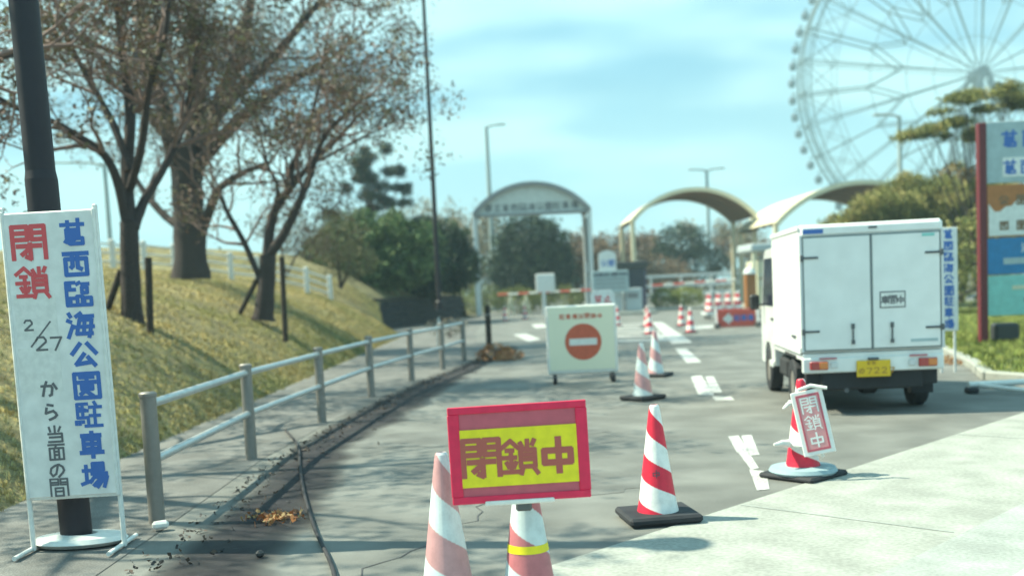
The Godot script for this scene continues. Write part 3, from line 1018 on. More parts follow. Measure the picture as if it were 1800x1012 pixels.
func hill() -> void:
	var ss := [0.0, 0.25, 0.5, 0.8, 1.2, 1.6, 2.0, 2.5, 3.0, 3.6, 4.3, 5.0, 6.0, 7.0, 8.5, 10.0, 13.0, 18.0, 30.0, 60.0]
	var rows := 90
	var m := MB.new()
	var P := func(i: int, z: float) -> Vector3:
		var x: float = toe(z) - ss[i]
		return Vector3(x, land(x - 0.0001, z), z)
	var N := func(p: Vector3) -> Vector3:
		var e := 0.25
		var x := minf(p.x, toe(p.z) - e - 0.01)
		return Vector3(land(x - e, p.z) - land(x + e, p.z), 2 * e, land(x, p.z - e) - land(x, p.z + e)).normalized()
	for j in rows:
		var z0 := 6.0 - j * 0.95
		var z1 := z0 - 0.95
		for i in ss.size() - 1:
			var a: Vector3 = P.call(i, z0)
			var b: Vector3 = P.call(i + 1, z0)
			var c: Vector3 = P.call(i + 1, z1)
			var d: Vector3 = P.call(i, z1)
			var na: Vector3 = N.call(a)
			var nb: Vector3 = N.call(b)
			var nc: Vector3 = N.call(c)
			var nd: Vector3 = N.call(d)
			m.tri(a, b, c, na, nb, nc)
			m.tri(a, c, d, na, nc, nd)
	structure("grass_bank", m, mats["dry_turf"])
	var b := blade_mesh(0.05, 0.005, 9, 3)
	var xf := []
	var cs := []
	var nz := FastNoiseLite.new()
	nz.seed = 9
	nz.frequency = 0.25
	while xf.size() < 55000:
		var z := -4.0 - pow(rng.randf(), 0.8) * 40.0
		var s := rng.randf() * rng.randf() * 11.0
		var x := toe(z) - s + rng.randfn() * 0.03
		xf.append(Transform3D(Basis(Vector3.UP, rng.randf() * TAU).scaled(Vector3.ONE * rng.randf_range(0.5, 1.25)), Vector3(x, land(x, z) - 0.01, z)))
		var g := clampf(nz.get_noise_2d(x, z) * 1.2 + 0.42 - s * 0.04, 0.0, 1.0)
		cs.append(Color(0.60, 0.49, 0.21).lerp(Color(0.38, 0.37, 0.13), g) * rng.randf_range(0.7, 1.2))
	tag(scatter("bank_grass", b, mats["blade"], xf, cs, self), "short yellowed grass growing on the bank under the trees", "grass")
	# white railing along the crest
	var t := thing("crest_railing", "white post and rail fence along the crest of the grass bank", "railing", Vector3(-13.5, 0, -28.5))
	var o := Vector3(-13.5, 0, -28.5)
	var prev := Vector3.ZERO
	for k in 12:
		var x := -13.5 + k * 0.66
		var z := -28.5 - k * 0.75
		var p := Vector3(x, land(x, z), z) - o
		part("post", one_box(p + Vector3(0, 0.42, 0), Vector3(0.15, 0.92, 0.15), 0.02), mats["frame_white"], t)
		if k > 0:
			for h: float in [0.22, 0.48, 0.74]:
				var rl := MB.new()
				rl.bar(prev + Vector3(0, h, 0), p + Vector3(0, h, 0), 0.035, 6)
				part("rail", rl, mats["frame_white"], t)
		prev = p
	# dark retaining wall of stone courses where the bank ends
	var w := thing("retaining_wall", "low dark stone retaining wall at the end of the grass bank", "wall", Vector3(-5.55, 0, -44.0), rad_to_deg(atan2(14.0, 2.9)))
	var n := MB.new()
	n.box(Vector3(7.2, 0.55, -0.2), Vector3(14.4, 1.1, 0.3))
	part("wall_core", n, mats["dark_wall"], w)
	for row in 4:
		var x := 0.0 - (0.4 if row % 2 else 0.0)
		while x < 14.2:
			var l := rng.randf_range(0.7, 1.1)
			part("stone", one_box(Vector3(x + l / 2, 0.15 + row * 0.31, -0.05 + rng.randf_range(-0.02, 0.02)), Vector3(l - 0.03, 0.285, 0.14), 0.03), mats["dark_wall"], w)
			x += l
	var cap := MB.new()
	cap.box(Vector3(7.1, 1.29, -0.12), Vector3(14.6, 0.08, 0.42), Basis(), 0.02)
	part("coping", cap, mats["dark_wall"], w)
	# fence beside the path
	var f := thing("handrail_fence", "stainless steel two-rail handrail fence between path and road", "fence", Vector3(-2.38, 0, -6.78))
	for i in FENCE_LINE.size():
		var p := Vector3(FENCE_LINE[i].x + 2.38, 0, FENCE_LINE[i].y + 6.78)
		var q := MB.new()
		q.lathe([Vector2(0.052, 0.0), Vector2(0.052, 0.84), Vector2(0.058, 0.842), Vector2(0.058, 0.862), Vector2(0.045, 0.872), Vector2(0, 0.876)], 18, Transform3D(Basis(), p))
		part("post", q, mats["steel"], f)
		if i < FENCE_LINE.size() - 1:
			var p2 := Vector3(FENCE_LINE[i + 1].x + 2.38, 0, FENCE_LINE[i + 1].y + 6.78)
			for h: float in [0.79, 0.42]:
				var rl := MB.new()
				rl.bar(p + Vector3(0, h, 0), p2 + Vector3(0, h, 0), 0.030, 12)
				part("rail", rl, mats["brushed_rail"], f)

# ---------------------------------------------------------------- beyond the gates
func far_things() -> void:
	# ferris wheel
	var hub := Vector3(150.8, 62.0, -334.0)
	var t := thing("ferris_wheel", "giant pale ferris wheel rising behind the pines", "ferris wheel", Vector3(150.8, 0, -334), -4.0)
	var c := Vector3(0, 62, 0)
	var R := 55.0
	var P := func(a: float, r: float, z: float) -> Vector3: return c + Vector3(cos(a) * r, sin(a) * r, z)
	var N := 34
	var off := deg_to_rad(3.4)
	for z: float in [-3.2, 3.2]:
		for rr in [[R, 0.38], [R - 2.6, 0.22]]:
			var m := MB.new()
			var pl := PackedVector3Array()
			var rd := PackedFloat32Array()
			for k in 103:
				pl.append(P.call(TAU * k / 102.0, rr[0], z))
				rd.append(rr[1])
			m.tube(pl, rd, 6, false)
			part("rim", m, mats["wheel_white"], t)
		for k in N:
			var a := off + TAU * k / N
			var m := MB.new()
			if k % 2 == 0:
				for s: float in ([-0.5, 0.5] if z > 0.0 else [0.0]):
					var d := s / R
					m.bar(P.call(a + d * 6.0 * 0.16, 2.5, z * 0.9), P.call(a + d, R, z), 0.19 if z > 0.0 else 0.12, 6)
			else:
				m.bar(P.call(a, R, z), P.call(a, R * 0.62, z), 0.26, 6)
				m.bar(P.call(a, R * 0.62, z), P.call(a - TAU / N, R * 0.43, z), 0.22, 6)
				m.bar(P.call(a, R * 0.62, z), P.call(a + TAU / N, R * 0.43, z), 0.22, 6)
			part("spoke", m, mats["wheel_white"], t)
		var lat := MB.new()
		for k in N:
			var a := off + TAU * k / N
			var b := off + TAU * (k + 1) / N
			var mid := (a + b) / 2
			lat.bar(P.call(a, R, z), P.call(b, R * 0.81, z), 0.12, 5)
			lat.bar(P.call(b, R, z), P.call(a, R * 0.81, z), 0.12, 5)
			for r: float in ([0.81, 0.62, 0.42] if z > 0.0 else [0.81, 0.23]):
				lat.bar(P.call(a, R * r, z), P.call(b, R * r, z), 0.11, 5)
		part("lattice", lat, mats["wheel_white"], t)
	var cross := MB.new()
	for k in N:
		var a := off + TAU * k / N
		cross.bar(P.call(a, R, -3.2), P.call(a, R, 3.2), 0.22, 5)
		cross.bar(P.call(a, R * 0.62, -3.2), P.call(a, R * 0.62, 3.2), 0.18, 5)
	part("cross_ties", cross, mats["wheel_white"], t)
	var h := MB.new()
	h.lathe([Vector2(0, -5.5), Vector2(1.7, -5.5), Vector2(2.0, -4.6), Vector2(2.0, 4.6), Vector2(1.7, 5.5), Vector2(0, 5.5)], 20, Transform3D(Basis(Vector3.RIGHT, PI / 2), c))
	part("hub", h, mats["wheel_dark"], t)
	for s in [[-1, 1], [1, 1], [-1, -1], [1, -1]]:
		var l := MB.new()
		l.tube(PackedVector3Array([c + Vector3(s[0] * 1.2, -1, s[1] * 6.0), Vector3(s[0] * 13.0, -1, s[1] * 13.0)]), PackedFloat32Array([0.9, 1.4]), 8)
		part("tower_leg", l, mats["wheel_dark"], t)
	var br := MB.new()
	for k in 5:
		var f := 0.2 + k * 0.17
		var y := 62.0 * (1.0 - f)
		br.bar(Vector3(-1.2 - 11.8 * f, y, 6 + 7 * f), Vector3(1.2 + 11.8 * f, y, 6 + 7 * f), 0.4, 6)
		br.bar(Vector3(-1.2 - 11.8 * f, y, 6 + 7 * f), Vector3(1.2 + 11.8 * (f + 0.17), y - 10.5, 6 + 7 * (f + 0.17)), 0.3, 6)
		br.bar(Vector3(1.2 + 11.8 * f, y, 6 + 7 * f), Vector3(-1.2 - 11.8 * (f + 0.17), y - 10.5, 6 + 7 * (f + 0.17)), 0.3, 6)
	part("tower_bracing", br, mats["wheel_dark"], t)
	var shaft := MB.new()
	for s: float in [-1.0, 1.0]:
		shaft.bar(Vector3(-9 + s * 1.4, 0, 9), Vector3(-9 + s * 1.4, 50, 9), 0.4, 6)
	for k in 16:
		shaft.bar(Vector3(-10.4, k * 3.1, 9), Vector3(-7.6, k * 3.1 + 3.1, 9), 0.2, 5)
	part("service_shaft", shaft, mats["wheel_dark"], t)
	var g := MB.new()
	g.lathe([Vector2(0, -2.0), Vector2(0.75, -2.0), Vector2(1.15, -1.5), Vector2(1.2, -0.3), Vector2(0.9, 0.3), Vector2(0, 0.5)], 10)
	g.bar(Vector3(0, 0.4, 0), Vector3(0, 1.7, 0), 0.14, 5)
	var gmesh := g.mesh()
	for k in 68:
		var o := MeshInstance3D.new()
		o.name = "gondola"
		o.mesh = gmesh
		o.material_override = mats["wheel_dark"]
		t.add_child(o, true)
		var a := off + TAU * k / 68.0
		o.position = P.call(a, R + 2.6, 0.0) + Vector3(0, -0.6, 0)
		var ga := MB.new()
	var arms := MB.new()
	for k in 68:
		var a := off + TAU * k / 68.0
		for z: float in [-1.6, 1.6]:
			arms.bar(P.call(a, R, z * 2.0), P.call(a, R + 2.6, 0.0) + Vector3(0, 1.0, 0), 0.13, 5)
	part("gondola_arms", arms, mats["wheel_white"], t)
	# lamps
	lamp_post("tall dark lamp post beyond the wall, crossing the tree crown", Vector3(-2.25, 0.9, -34), 10.5, 0.085, 0.055, mats["pole_brown"], [-1.2])
	lamp_post("pale grey lamp post with one short arm behind the first canopy", Vector3(-1.0, 0, -75), 13.0, 0.19, 0.13, mats["lamp_grey"], [0.7])
	lamp_post("pale lamp post with two arms like a T behind the middle canopy", Vector3(17.4, 0, -90), 10.8, 0.18, 0.14, mats["lamp_grey"], [-0.9, 0.9])
	lamp_post("grey lamp post in front of the ferris wheel", Vector3(22.6, 0, -60), 10.2, 0.16, 0.11, mats["lamp_grey"], [-0.8])
	lamp_post("thin pale lamp post beyond the railing at the far left", Vector3(-16.9, 2.4, -45), 5.2, 0.11, 0.08, mats["lamp_grey"], [-2.2])
	# guard rail seen through the middle canopy
	var r := thing("guard_rail", "long white guard rail beyond the middle canopy", "guard rail", Vector3(6, 0, -76))
	for k in 6:
		part("post", one_box(Vector3(k * 2.2, 1.0, 0), Vector3(0.14, 2.0, 0.14), 0.02), mats["gate_white"], r)
	for y: float in [1.9, 1.2, 0.6]:
		part("rail", one_box(Vector3(5.5, y, 0.1), Vector3(11.4, 0.18, 0.06), 0.02), mats["gate_white"], r)

func gates() -> void:
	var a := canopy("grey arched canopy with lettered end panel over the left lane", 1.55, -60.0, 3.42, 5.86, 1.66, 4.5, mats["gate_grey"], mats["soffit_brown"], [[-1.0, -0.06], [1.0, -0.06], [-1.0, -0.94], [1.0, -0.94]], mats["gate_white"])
	var half := 3.2
	var rise := 1.5
	var R := (half * half + rise * rise) / (2.0 * rise)
	var a1 := asin(half / R)
	var py := PackedVector2Array()
	for i in 25:
		var q := lerpf(-a1, a1, i / 24.0)
		py.append(Vector2(sin(q) * R, 5.86 + rise - R + cos(q) * R))
	py.append(Vector2(3.2, 5.62))
	py.append(Vector2(-3.2, 5.62))
	var ty := MB.new()
	ty.slab(py, 0.08, Transform3D(Basis(), Vector3(0, 0, -0.36)))
	var tp := part("end_panel", ty, mats["tympanum"], a)
	var tx := MB.new()
	tx.write("都立葛西臨海公園駐車場", 0.42, 0.055, Transform3D(Basis(), Vector3(-2.45, 6.12, -0.272)), Vector2(0.49, 0))
	part("lettering", tx, mats["ink_grey"], tp)
	var lb := MB.new()
	lb.box(Vector3(0, 5.72, -0.2), Vector3(6.6, 0.14, 0.14), Basis(), 0.02)
	part("tie_beam", lb, mats["gate_grey"], a)
	for sx: float in [-1.0, 1.0]:
		for k in 3:
			var br := MB.new()
			br.bar(Vector3(sx * 3.3, 2.2 + k * 1.2, -0.3), Vector3(sx * 3.3, 2.2 + k * 1.2, -4.2), 0.05, 6)
			part("side_rail", br, mats["gate_grey"], a)
		part("side_panel", one_box(Vector3(sx * 3.3, 4.2, -2.25), Vector3(0.05, 2.6, 3.4)), mats["gate_grey"], a)
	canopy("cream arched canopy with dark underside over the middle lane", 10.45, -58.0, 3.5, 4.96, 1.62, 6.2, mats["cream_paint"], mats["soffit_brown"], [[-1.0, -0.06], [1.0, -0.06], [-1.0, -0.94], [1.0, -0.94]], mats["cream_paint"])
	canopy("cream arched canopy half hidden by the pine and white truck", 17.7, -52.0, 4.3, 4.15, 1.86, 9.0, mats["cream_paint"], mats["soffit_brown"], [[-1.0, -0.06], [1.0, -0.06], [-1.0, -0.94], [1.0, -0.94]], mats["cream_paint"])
	# islands
	var isl := MB.new()
	isl.box(Vector3(5.75, 0.07, -54.5), Vector3(2.4, 0.15, 11), Basis(), 0.03)
	structure("traffic_island", isl, mats["concrete"])
	var isl2 := MB.new()
	isl2.box(Vector3(9.8, 0.07, -55.6), Vector3(5.3, 0.15, 3.0), Basis(), 0.03)
	structure("traffic_island_001", isl2, mats["concrete"])
	var isl3 := MB.new()
	isl3.box(Vector3(13.0, 0.07, -51.0), Vector3(2.6, 0.15, 9), Basis(), 0.03)
	structure("traffic_island_002", isl3, mats["concrete"])
	# booth between the left and middle lanes
	var b := thing("toll_booth", "dark windowed toll booth between the left and middle canopies", "toll booth", Vector3(6.3, 0.15, -55.2))
	part("lower_wall", one_box(Vector3(0, 0.55, 0), Vector3(1.7, 1.1, 2.2), 0.03), mats["booth_purple"], b)
	part("window", one_box(Vector3(0, 1.6, 0), Vector3(1.62, 1.0, 2.1), 0.02), mats["dark_glass"], b)
	for sx: float in [-1.0, 1.0]:
		for sz: float in [-1.0, 1.0]:
			part("corner_post", one_box(Vector3(sx * 0.82, 1.6, sz * 1.06), Vector3(0.09, 1.0, 0.09), 0.01), mats["booth_purple"], b)
	part("roof", one_box(Vector3(0, 2.28, 0), Vector3(1.95, 0.36, 2.5), 0.05), mats["dark_plastic"], b)
	var cb := thing("ticket_machine", "pale grey ticket machine cabinets before the toll booth", "ticket machine", Vector3(5.55, 0.15, -50.6))
	part("cabinet", one_box(Vector3(-0.35, 0.5, 0), Vector3(0.55, 1.0, 0.5), 0.03), mats["cabinet"], cb)
	part("cabinet", one_box(Vector3(0.45, 0.55, -0.1), Vector3(0.9, 1.1, 0.6), 0.03), mats["cabinet"], cb)
	part("slot_panel", one_box(Vector3(0.45, 0.75, 0.21), Vector3(0.5, 0.25, 0.02)), mats["gate_grey"], cb)
	# price board
	var s := thing("notice_board", "pale blue lane notice board with rows of dark text", "sign", Vector3(4.9, 0.15, -50.0))
	part("panel", one_box(Vector3(0, 1.45, 0), Vector3(1.75, 1.06, 0.08), 0.02), mats["board_grey"], s)
	for x: float in [-0.7, 0.7]:
		part("leg", one_box(Vector3(x, 0.5, -0.06), Vector3(0.08, 1.0, 0.06), 0.01), mats["gate_grey"], s)
	var w := MB.new()
	w.write("葛西臨海公園駐車場", 0.17, 0.028, Transform3D(Basis(), Vector3(-0.72, 1.8, 0.043)), Vector2(0.18, 0))
	part("lettering", w, mats["ink_dark"], s)
	for k in 3:
		part("text_band", one_box(Vector3(0, 1.56 - k * 0.2, 0.044), Vector3(1.5, 0.07, 0.006)), mats["gate_grey"], s)
	var s2 := thing("round_topped_sign", "white round-topped sign standing behind the pale blue notice board", "sign", Vector3(4.82, 0.15, -50.3))
	var rp := PackedVector2Array([Vector2(-0.42, 1.9), Vector2(0.42, 1.9), Vector2(0.42, 2.7)])
	for k in 9:
		rp.append(Vector2(0.42 * cos(PI * (k + 0.5) / 10.0), 2.7 + 0.25 * sin(PI * (k + 0.5) / 10.0)))
	rp.append(Vector2(-0.42, 2.7))
	var rs := MB.new()
	rs.slab(rp, 0.08)
	part("panel", rs, mats["white_panel"], s2)
	part("pole", one_box(Vector3(0, 0.95, 0.02), Vector3(0.1, 1.9, 0.06), 0.01), mats["gate_grey"], s2)
	var w2 := MB.new()
	w2.write("公園", 0.3, 0.04, Transform3D(Basis(), Vector3(-0.18, 2.35, 0.083)), Vector2(0.36, 0))
	part("lettering", w2, mats["ink_blue"], s2)
	# white square sign before the left barrier
	var s3 := thing("square_sign", "blank white square sign on a post beside the left barrier", "sign", Vector3(1.97, 0, -55.0))
	part("panel", one_box(Vector3(0, 1.72, 0), Vector3(1.0, 0.95, 0.07), 0.05), mats["white_panel"], s3)
	part("pole", one_box(Vector3(-0.1, 0.65, -0.02), Vector3(0.2, 1.3, 0.1), 0.02), mats["gate_white"], s3)
	# right-hand booth with orange-brown pillar
	var b2 := thing("pay_booth", "cream pay booth with grey flat roof beside the middle canopy", "toll booth", Vector3(12.75, 0.15, -51.5))
	part("wall", one_box(Vector3(0, 1.05, 0), Vector3(1.5, 2.1, 2.2), 0.03), mats["cream"], b2)
	part("window", one_box(Vector3(0.25, 1.55, 1.09), Vector3(0.7, 0.8, 0.06)), mats["dark_glass"], b2)
	part("hatch", one_box(Vector3(-0.2, 0.35, 1.1), Vector3(0.4, 0.45, 0.05)), mats["dark_glass"], b2)
	for k in 4:
		part("slat", one_box(Vector3(-0.38, 0.95 + k * 0.16, 1.11), Vector3(0.6, 0.06, 0.04)), mats["soffit_brown"] if k == 2 else mats["gate_white"], b2)
	part("roof", one_box(Vector3(0, 2.75, 0), Vector3(2.2, 0.36, 3.0), 0.05), mats["cabinet"], b2)
	part("roof_post", one_box(Vector3(-0.9, 1.3, 1.2), Vector3(0.16, 2.6, 0.16), 0.02), mats["cream"], b2)
	part("roof_post", one_box(Vector3(0.9, 1.3, 1.2), Vector3(0.16, 2.6, 0.16), 0.02), mats["cream"], b2)
	var op := thing("pillar", "orange brown square pillar with a pale cap beside the pay booth", "pillar", Vector3(11.45, 0.0, -49.5))
	part("shaft", one_box(Vector3(0, 0.85, 0), Vector3(0.5, 1.6, 0.45), 0.04), mats["orange_brown"], op)
	var cp := MB.new()
	cp.lathe([Vector2(0.3, 1.64), Vector2(0.32, 1.7), Vector2(0.22, 1.9), Vector2(0, 1.96)], 16)
	part("cap", cp, mats["gate_white"], op)
	var tb := thing("cone_trolley", "white low platform trolley under the bunched cones", "trolley", Vector3(7.95, 0, -38.7))
	part("deck", one_box(Vector3(0, 0.22, 0), Vector3(1.5, 0.12, 1.0), 0.02), mats["gate_white"], tb)
	for sx: float in [-0.6, 0.6]:
		for sz: float in [-0.35, 0.35]:
			var wl := MB.new()
			wl.lathe([Vector2(0, -0.03), Vector2(0.075, -0.03), Vector2(0.075, 0.03), Vector2(0, 0.03)], 14, Transform3D(Basis(Vector3.BACK, PI / 2), Vector3(sx, 0.08, sz)))
			part("castor", wl, mats["rubber"], tb)
	# barriers
	barrier("red and white striped barrier bar across the left lane", Vector3(-0.6, 1.2, -58), Vector3(4.6, 1.23, -58), mats["arrow_red"], mats["frame_white"], "striped barrier bars")
	barrier("red and white striped barrier bar under the middle canopy", Vector3(7.9, 1.3, -57.2), Vector3(12.5, 1.42, -57.2), mats["arrow_red"], mats["frame_white"], "striped barrier bars")
	for x: float in [0.1, 0.98]:
		var st := thing("barrier_trestle", "pale trestle under the left barrier bar, " + ("nearer the canopy post" if x < 0.5 else "nearer the square sign"), "trestle", Vector3(x, 0, -57.9), 0, "trestles under the left barrier")
		for sx: float in [-1.0, 1.0]:
			var l := MB.new()
			l.bar(Vector3(sx * 0.2, 0, 0), Vector3(0, 1.12, 0), 0.05, 6)
			part("leg", l, mats["cream"], st)
		part("crosspiece", one_box(Vector3(0, 0.45, 0.0), Vector3(0.28, 0.08, 0.05)), mats["cream"], st)

func trees() -> void:
	var leaf := leaf_mesh(0.068, 0.022)
	var leaf_s := leaf_mesh(0.16, 0.05)
	var needle := blade_mesh(0.20, 0.012, 9, 8)
	var lm: Material = mats["leaf"]
	var bark: Material = mats["bark"]
	var tall := [
		[[Vector3(-8.13, 2.10, -27.00), Vector3(-8.09, 3.40, -27.00), Vector3(-8.07, 4.55, -27.00), Vector3(-8.09, 5.39, -27.00)], 0.420, 0.37],
		[[Vector3(-8.05, 4.41, -27.00), Vector3(-7.66, 5.57, -27.20), Vector3(-7.12, 6.73, -27.40), Vector3(-6.66, 7.90, -27.60), Vector3(-6.32, 9.23, -27.80), Vector3(-6.10, 11.00, -28.00)], 0.300, 0.080],
		[[Vector3(-8.11, 4.56, -27.00), Vector3(-8.32, 5.53, -26.75), Vector3(-8.44, 6.62, -26.50), Vector3(-8.62, 7.82, -26.25), Vector3(-8.62, 9.38, -26.00)], 0.270, 0.080],
		[[Vector3(-7.99, 4.84, -27.00), Vector3(-7.84, 6.34, -27.50), Vector3(-7.80, 7.89, -28.00), Vector3(-7.99, 9.49, -28.50), Vector3(-8.08, 11.43, -29.00)], 0.270, 0.080],
		[[Vector3(-7.79, 4.97, -27.00), Vector3(-6.53, 5.99, -26.60), Vector3(-5.26, 6.70, -26.20), Vector3(-4.1, 7.2, -25.9)], 0.200, 0.050],
		[[Vector3(-7.76, 5.40, -27.00), Vector3(-6.92, 6.52, -27.12), Vector3(-5.71, 7.63, -27.25), Vector3(-4.70, 8.74, -27.38), Vector3(-3.9, 9.6, -27.50)], 0.200, 0.050],
		[[Vector3(-8.27, 3.41, -27.00), Vector3(-8.76, 3.74, -27.25), Vector3(-9.31, 4.37, -27.50), Vector3(-9.79, 5.15, -27.75), Vector3(-10.31, 6.39, -28.00)], 0.120, 0.040],
		[[Vector3(-7.85, 3.10, -27.00), Vector3(-7.28, 4.04, -26.50), Vector3(-6.94, 4.29, -26.00), Vector3(-6.21, 4.56, -25.50), Vector3(-5.47, 4.69, -25.00)], 0.140, 0.050],
		[[Vector3(-8.40, 5.57, -27.00), Vector3(-9.56, 7.11, -27.33), Vector3(-10.76, 8.39, -27.67), Vector3(-12.01, 9.40, -28.00)], 0.140, 0.050],
	]
	var mid := [
		[[Vector3(-5.18, 1.04, -22.00), Vector3(-5.06, 1.78, -22.00), Vector3(-4.99, 2.39, -22.00)], 0.205, 0.165],
		[[Vector3(-5.03, 2.25, -22.00), Vector3(-4.88, 3.20, -22.17), Vector3(-4.50, 3.79, -22.33), Vector3(-4.08, 4.27, -22.50), Vector3(-3.45, 4.86, -22.67), Vector3(-3.0, 5.35, -22.83)], 0.120, 0.030],
		[[Vector3(-4.97, 2.37, -22.00), Vector3(-4.51, 2.93, -21.83), Vector3(-4.01, 3.82, -21.67), Vector3(-3.57, 4.70, -21.50), Vector3(-2.9, 5.25, -21.33)], 0.115, 0.030],
		[[Vector3(-5.15, 1.78, -22.00), Vector3(-5.41, 2.62, -21.83), Vector3(-5.68, 3.26, -21.67), Vector3(-5.75, 3.60, -21.50)], 0.070, 0.040],
		[[Vector3(-4.85, 3.19, -22.00), Vector3(-4.72, 3.78, -22.12), Vector3(-4.93, 4.28, -22.25), Vector3(-5.09, 5.01, -22.38), Vector3(-5.31, 5.75, -22.50)], 0.050, 0.020],
		[[Vector3(-4.43, 3.76, -22.00), Vector3(-4.38, 4.25, -22.20), Vector3(-4.08, 4.97, -22.40), Vector3(-3.81, 5.94, -22.60), Vector3(-3.60, 7.04, -22.80)], 0.070, 0.025],
		[[Vector3(-3.99, 4.20, -22.00), Vector3(-2.80, 4.69, -21.73), Vector3(-2.3, 4.83, -21.47)], 0.035, 0.012],
	]
	var near := [
		[[Vector3(-5.77, 1.09, -16.00), Vector3(-5.74, 1.95, -16.00), Vector3(-5.70, 2.72, -16.00)], 0.165, 0.135],
		[[Vector3(-5.74, 2.64, -16.00), Vector3(-5.77, 3.31, -15.83), Vector3(-5.89, 3.71, -15.67), Vector3(-6.22, 3.99, -15.50), Vector3(-6.51, 4.18, -15.33), Vector3(-6.87, 4.33, -15.17), Vector3(-7.32, 4.64, -15.00)], 0.075, 0.030],
		[[Vector3(-5.70, 2.71, -16.00), Vector3(-5.73, 3.51, -16.16), Vector3(-5.67, 4.39, -16.32), Vector3(-5.78, 5.28, -16.48), Vector3(-5.85, 6.19, -16.64), Vector3(-5.93, 7.10, -16.80)], 0.110, 0.040],
		[[Vector3(-5.63, 2.63, -16.00), Vector3(-5.51, 3.08, -16.24), Vector3(-5.24, 3.61, -16.48), Vector3(-4.95, 4.33, -16.72), Vector3(-4.83, 5.17, -16.96), Vector3(-4.65, 6.11, -17.20)], 0.085, 0.030],
		[[Vector3(-5.64, 3.23, -16.00), Vector3(-5.28, 3.84, -15.62), Vector3(-4.99, 4.58, -15.25), Vector3(-4.60, 5.19, -14.88), Vector3(-4.34, 5.99, -14.50)], 0.070, 0.030],
		[[Vector3(-5.64, 3.49, -16.00), Vector3(-5.87, 4.20, -16.15), Vector3(-6.30, 5.01, -16.30), Vector3(-6.65, 5.75, -16.45), Vector3(-6.90, 6.65, -16.60)], 0.060, 0.025],
	]
	var brown := [Color(0.17, 0.105, 0.085), Color(0.21, 0.12, 0.09), Color(0.15, 0.13, 0.075), Color(0.13, 0.09, 0.08), Color(0.19, 0.16, 0.085)]
	big_tree("largest thick-trunked tree high on the grass bank", 31, tall, bark, lm, leaf, 6, brown, 4, 0.5, 0.2, 1.05)
	big_tree("leaning many-stemmed tree nearest the dark stone wall", 32, mid, bark, lm, leaf, 3, brown, 4, 0.40, 0.38, 0.6)
	big_tree("slim forked tree right behind the white vertical banner", 33, near, bark, lm, leaf, 5, brown, 4, 0.42, 0.36, 0.75)
	var edge := [[[Vector3(-8.2, 1.9, -9.5), Vector3(-8.15, 3.2, -9.5), Vector3(-8.1, 4.3, -9.5)], 0.26, 0.2],
		[[Vector3(-8.1, 4.0, -9.5), Vector3(-7.1, 4.35, -10.8), Vector3(-6.1, 4.3, -12.0), Vector3(-5.7, 4.5, -12.7)], 0.10, 0.04],
		[[Vector3(-8.1, 4.1, -9.5), Vector3(-7.5, 5.4, -8.7), Vector3(-7.0, 6.3, -8.1)], 0.14, 0.05],
		[[Vector3(-8.1, 4.2, -9.5), Vector3(-8.0, 5.8, -9.6), Vector3(-7.4, 7.6, -9.9)], 0.13, 0.05],
		[[Vector3(-7.5, 5.4, -8.7), Vector3(-7.6, 6.0, -7.6), Vector3(-7.7, 6.4, -6.6)], 0.08, 0.03],
		[[Vector3(-8.1, 4.2, -9.5), Vector3(-9.1, 5.6, -9.2), Vector3(-9.9, 6.6, -8.8)], 0.11, 0.03]]
	big_tree("tree whose branches enter at the far left edge behind the dark pole", 34, edge, bark, lm, leaf, 3, brown, 4, 0.6, 0.25, 0.9)
	# stakes that prop the young trees
	for s in [["upright dark stake beside the slim forked tree", Vector3(-5.34, 1.0, -15.5), Vector3(-5.28, 2.15, -15.5)], ["slanting dark prop left of the slim forked tree", Vector3(-6.25, 1.2, -15.9), Vector3(-5.88, 2.0, -16.0)], ["upright dark stake right of the leaning many-stemmed tree", Vector3(-4.52, 0.75, -21), Vector3(-4.49, 2.3, -21)], ["slanting dark prop left of the leaning many-stemmed tree", Vector3(-5.75, 1.2, -22), Vector3(-5.25, 1.9, -22)]]:
		var m := MB.new()
		m.bar(s[1] - Vector3(0, 0.15, 0), s[2], 0.055, 8)
		solo("tree_stake", m, mats["stake_wood"], s[0], "stake", "stakes beside the trees")
	# evergreens beyond the wall
	var dark := [Color(0.010, 0.022, 0.018), Color(0.015, 0.032, 0.024), Color(0.022, 0.043, 0.028), Color(0.045, 0.075, 0.03)]
	var green := [Color(0.025, 0.05, 0.025), Color(0.055, 0.10, 0.035), Color(0.09, 0.145, 0.045), Color(0.13, 0.18, 0.06)]
	leafy("evergreen_tree", "broad mid green evergreen behind the left end of the stone wall", "tree", "evergreens beyond the wall", Vector3(-6.2, 1.2, -48), [[Vector3(0, 2.6, 0), Vector3(2.2, 1.5, 1.8)], [Vector3(1.7, 2.2, 0.4), Vector3(1.7, 1.4, 1.5)], [Vector3(-1.6, 2.2, 0.5), Vector3(1.5, 1.1, 1.4)], [Vector3(0.6, 1.5, 0.9), Vector3(2.2, 0.9, 1.4)]], 20000, leaf_s, lm, green, 41)
	leafy("evergreen_tree", "very dark dense evergreen behind the middle of the stone wall", "tree", "evergreens beyond the wall", Vector3(-3.5, 0.9, -51), [[Vector3(0, 2.5, 0), Vector3(1.9, 1.4, 1.6)], [Vector3(-1.4, 2.0, 0.7), Vector3(1.7, 1.1, 1.4)], [Vector3(0.9, 1.8, 0.6), Vector3(1.3, 1.0, 1.2)], [Vector3(-0.5, 1.2, 0.5), Vector3(1.9, 0.8, 1.2)]], 22000, leaf_s, lm, dark, 42)
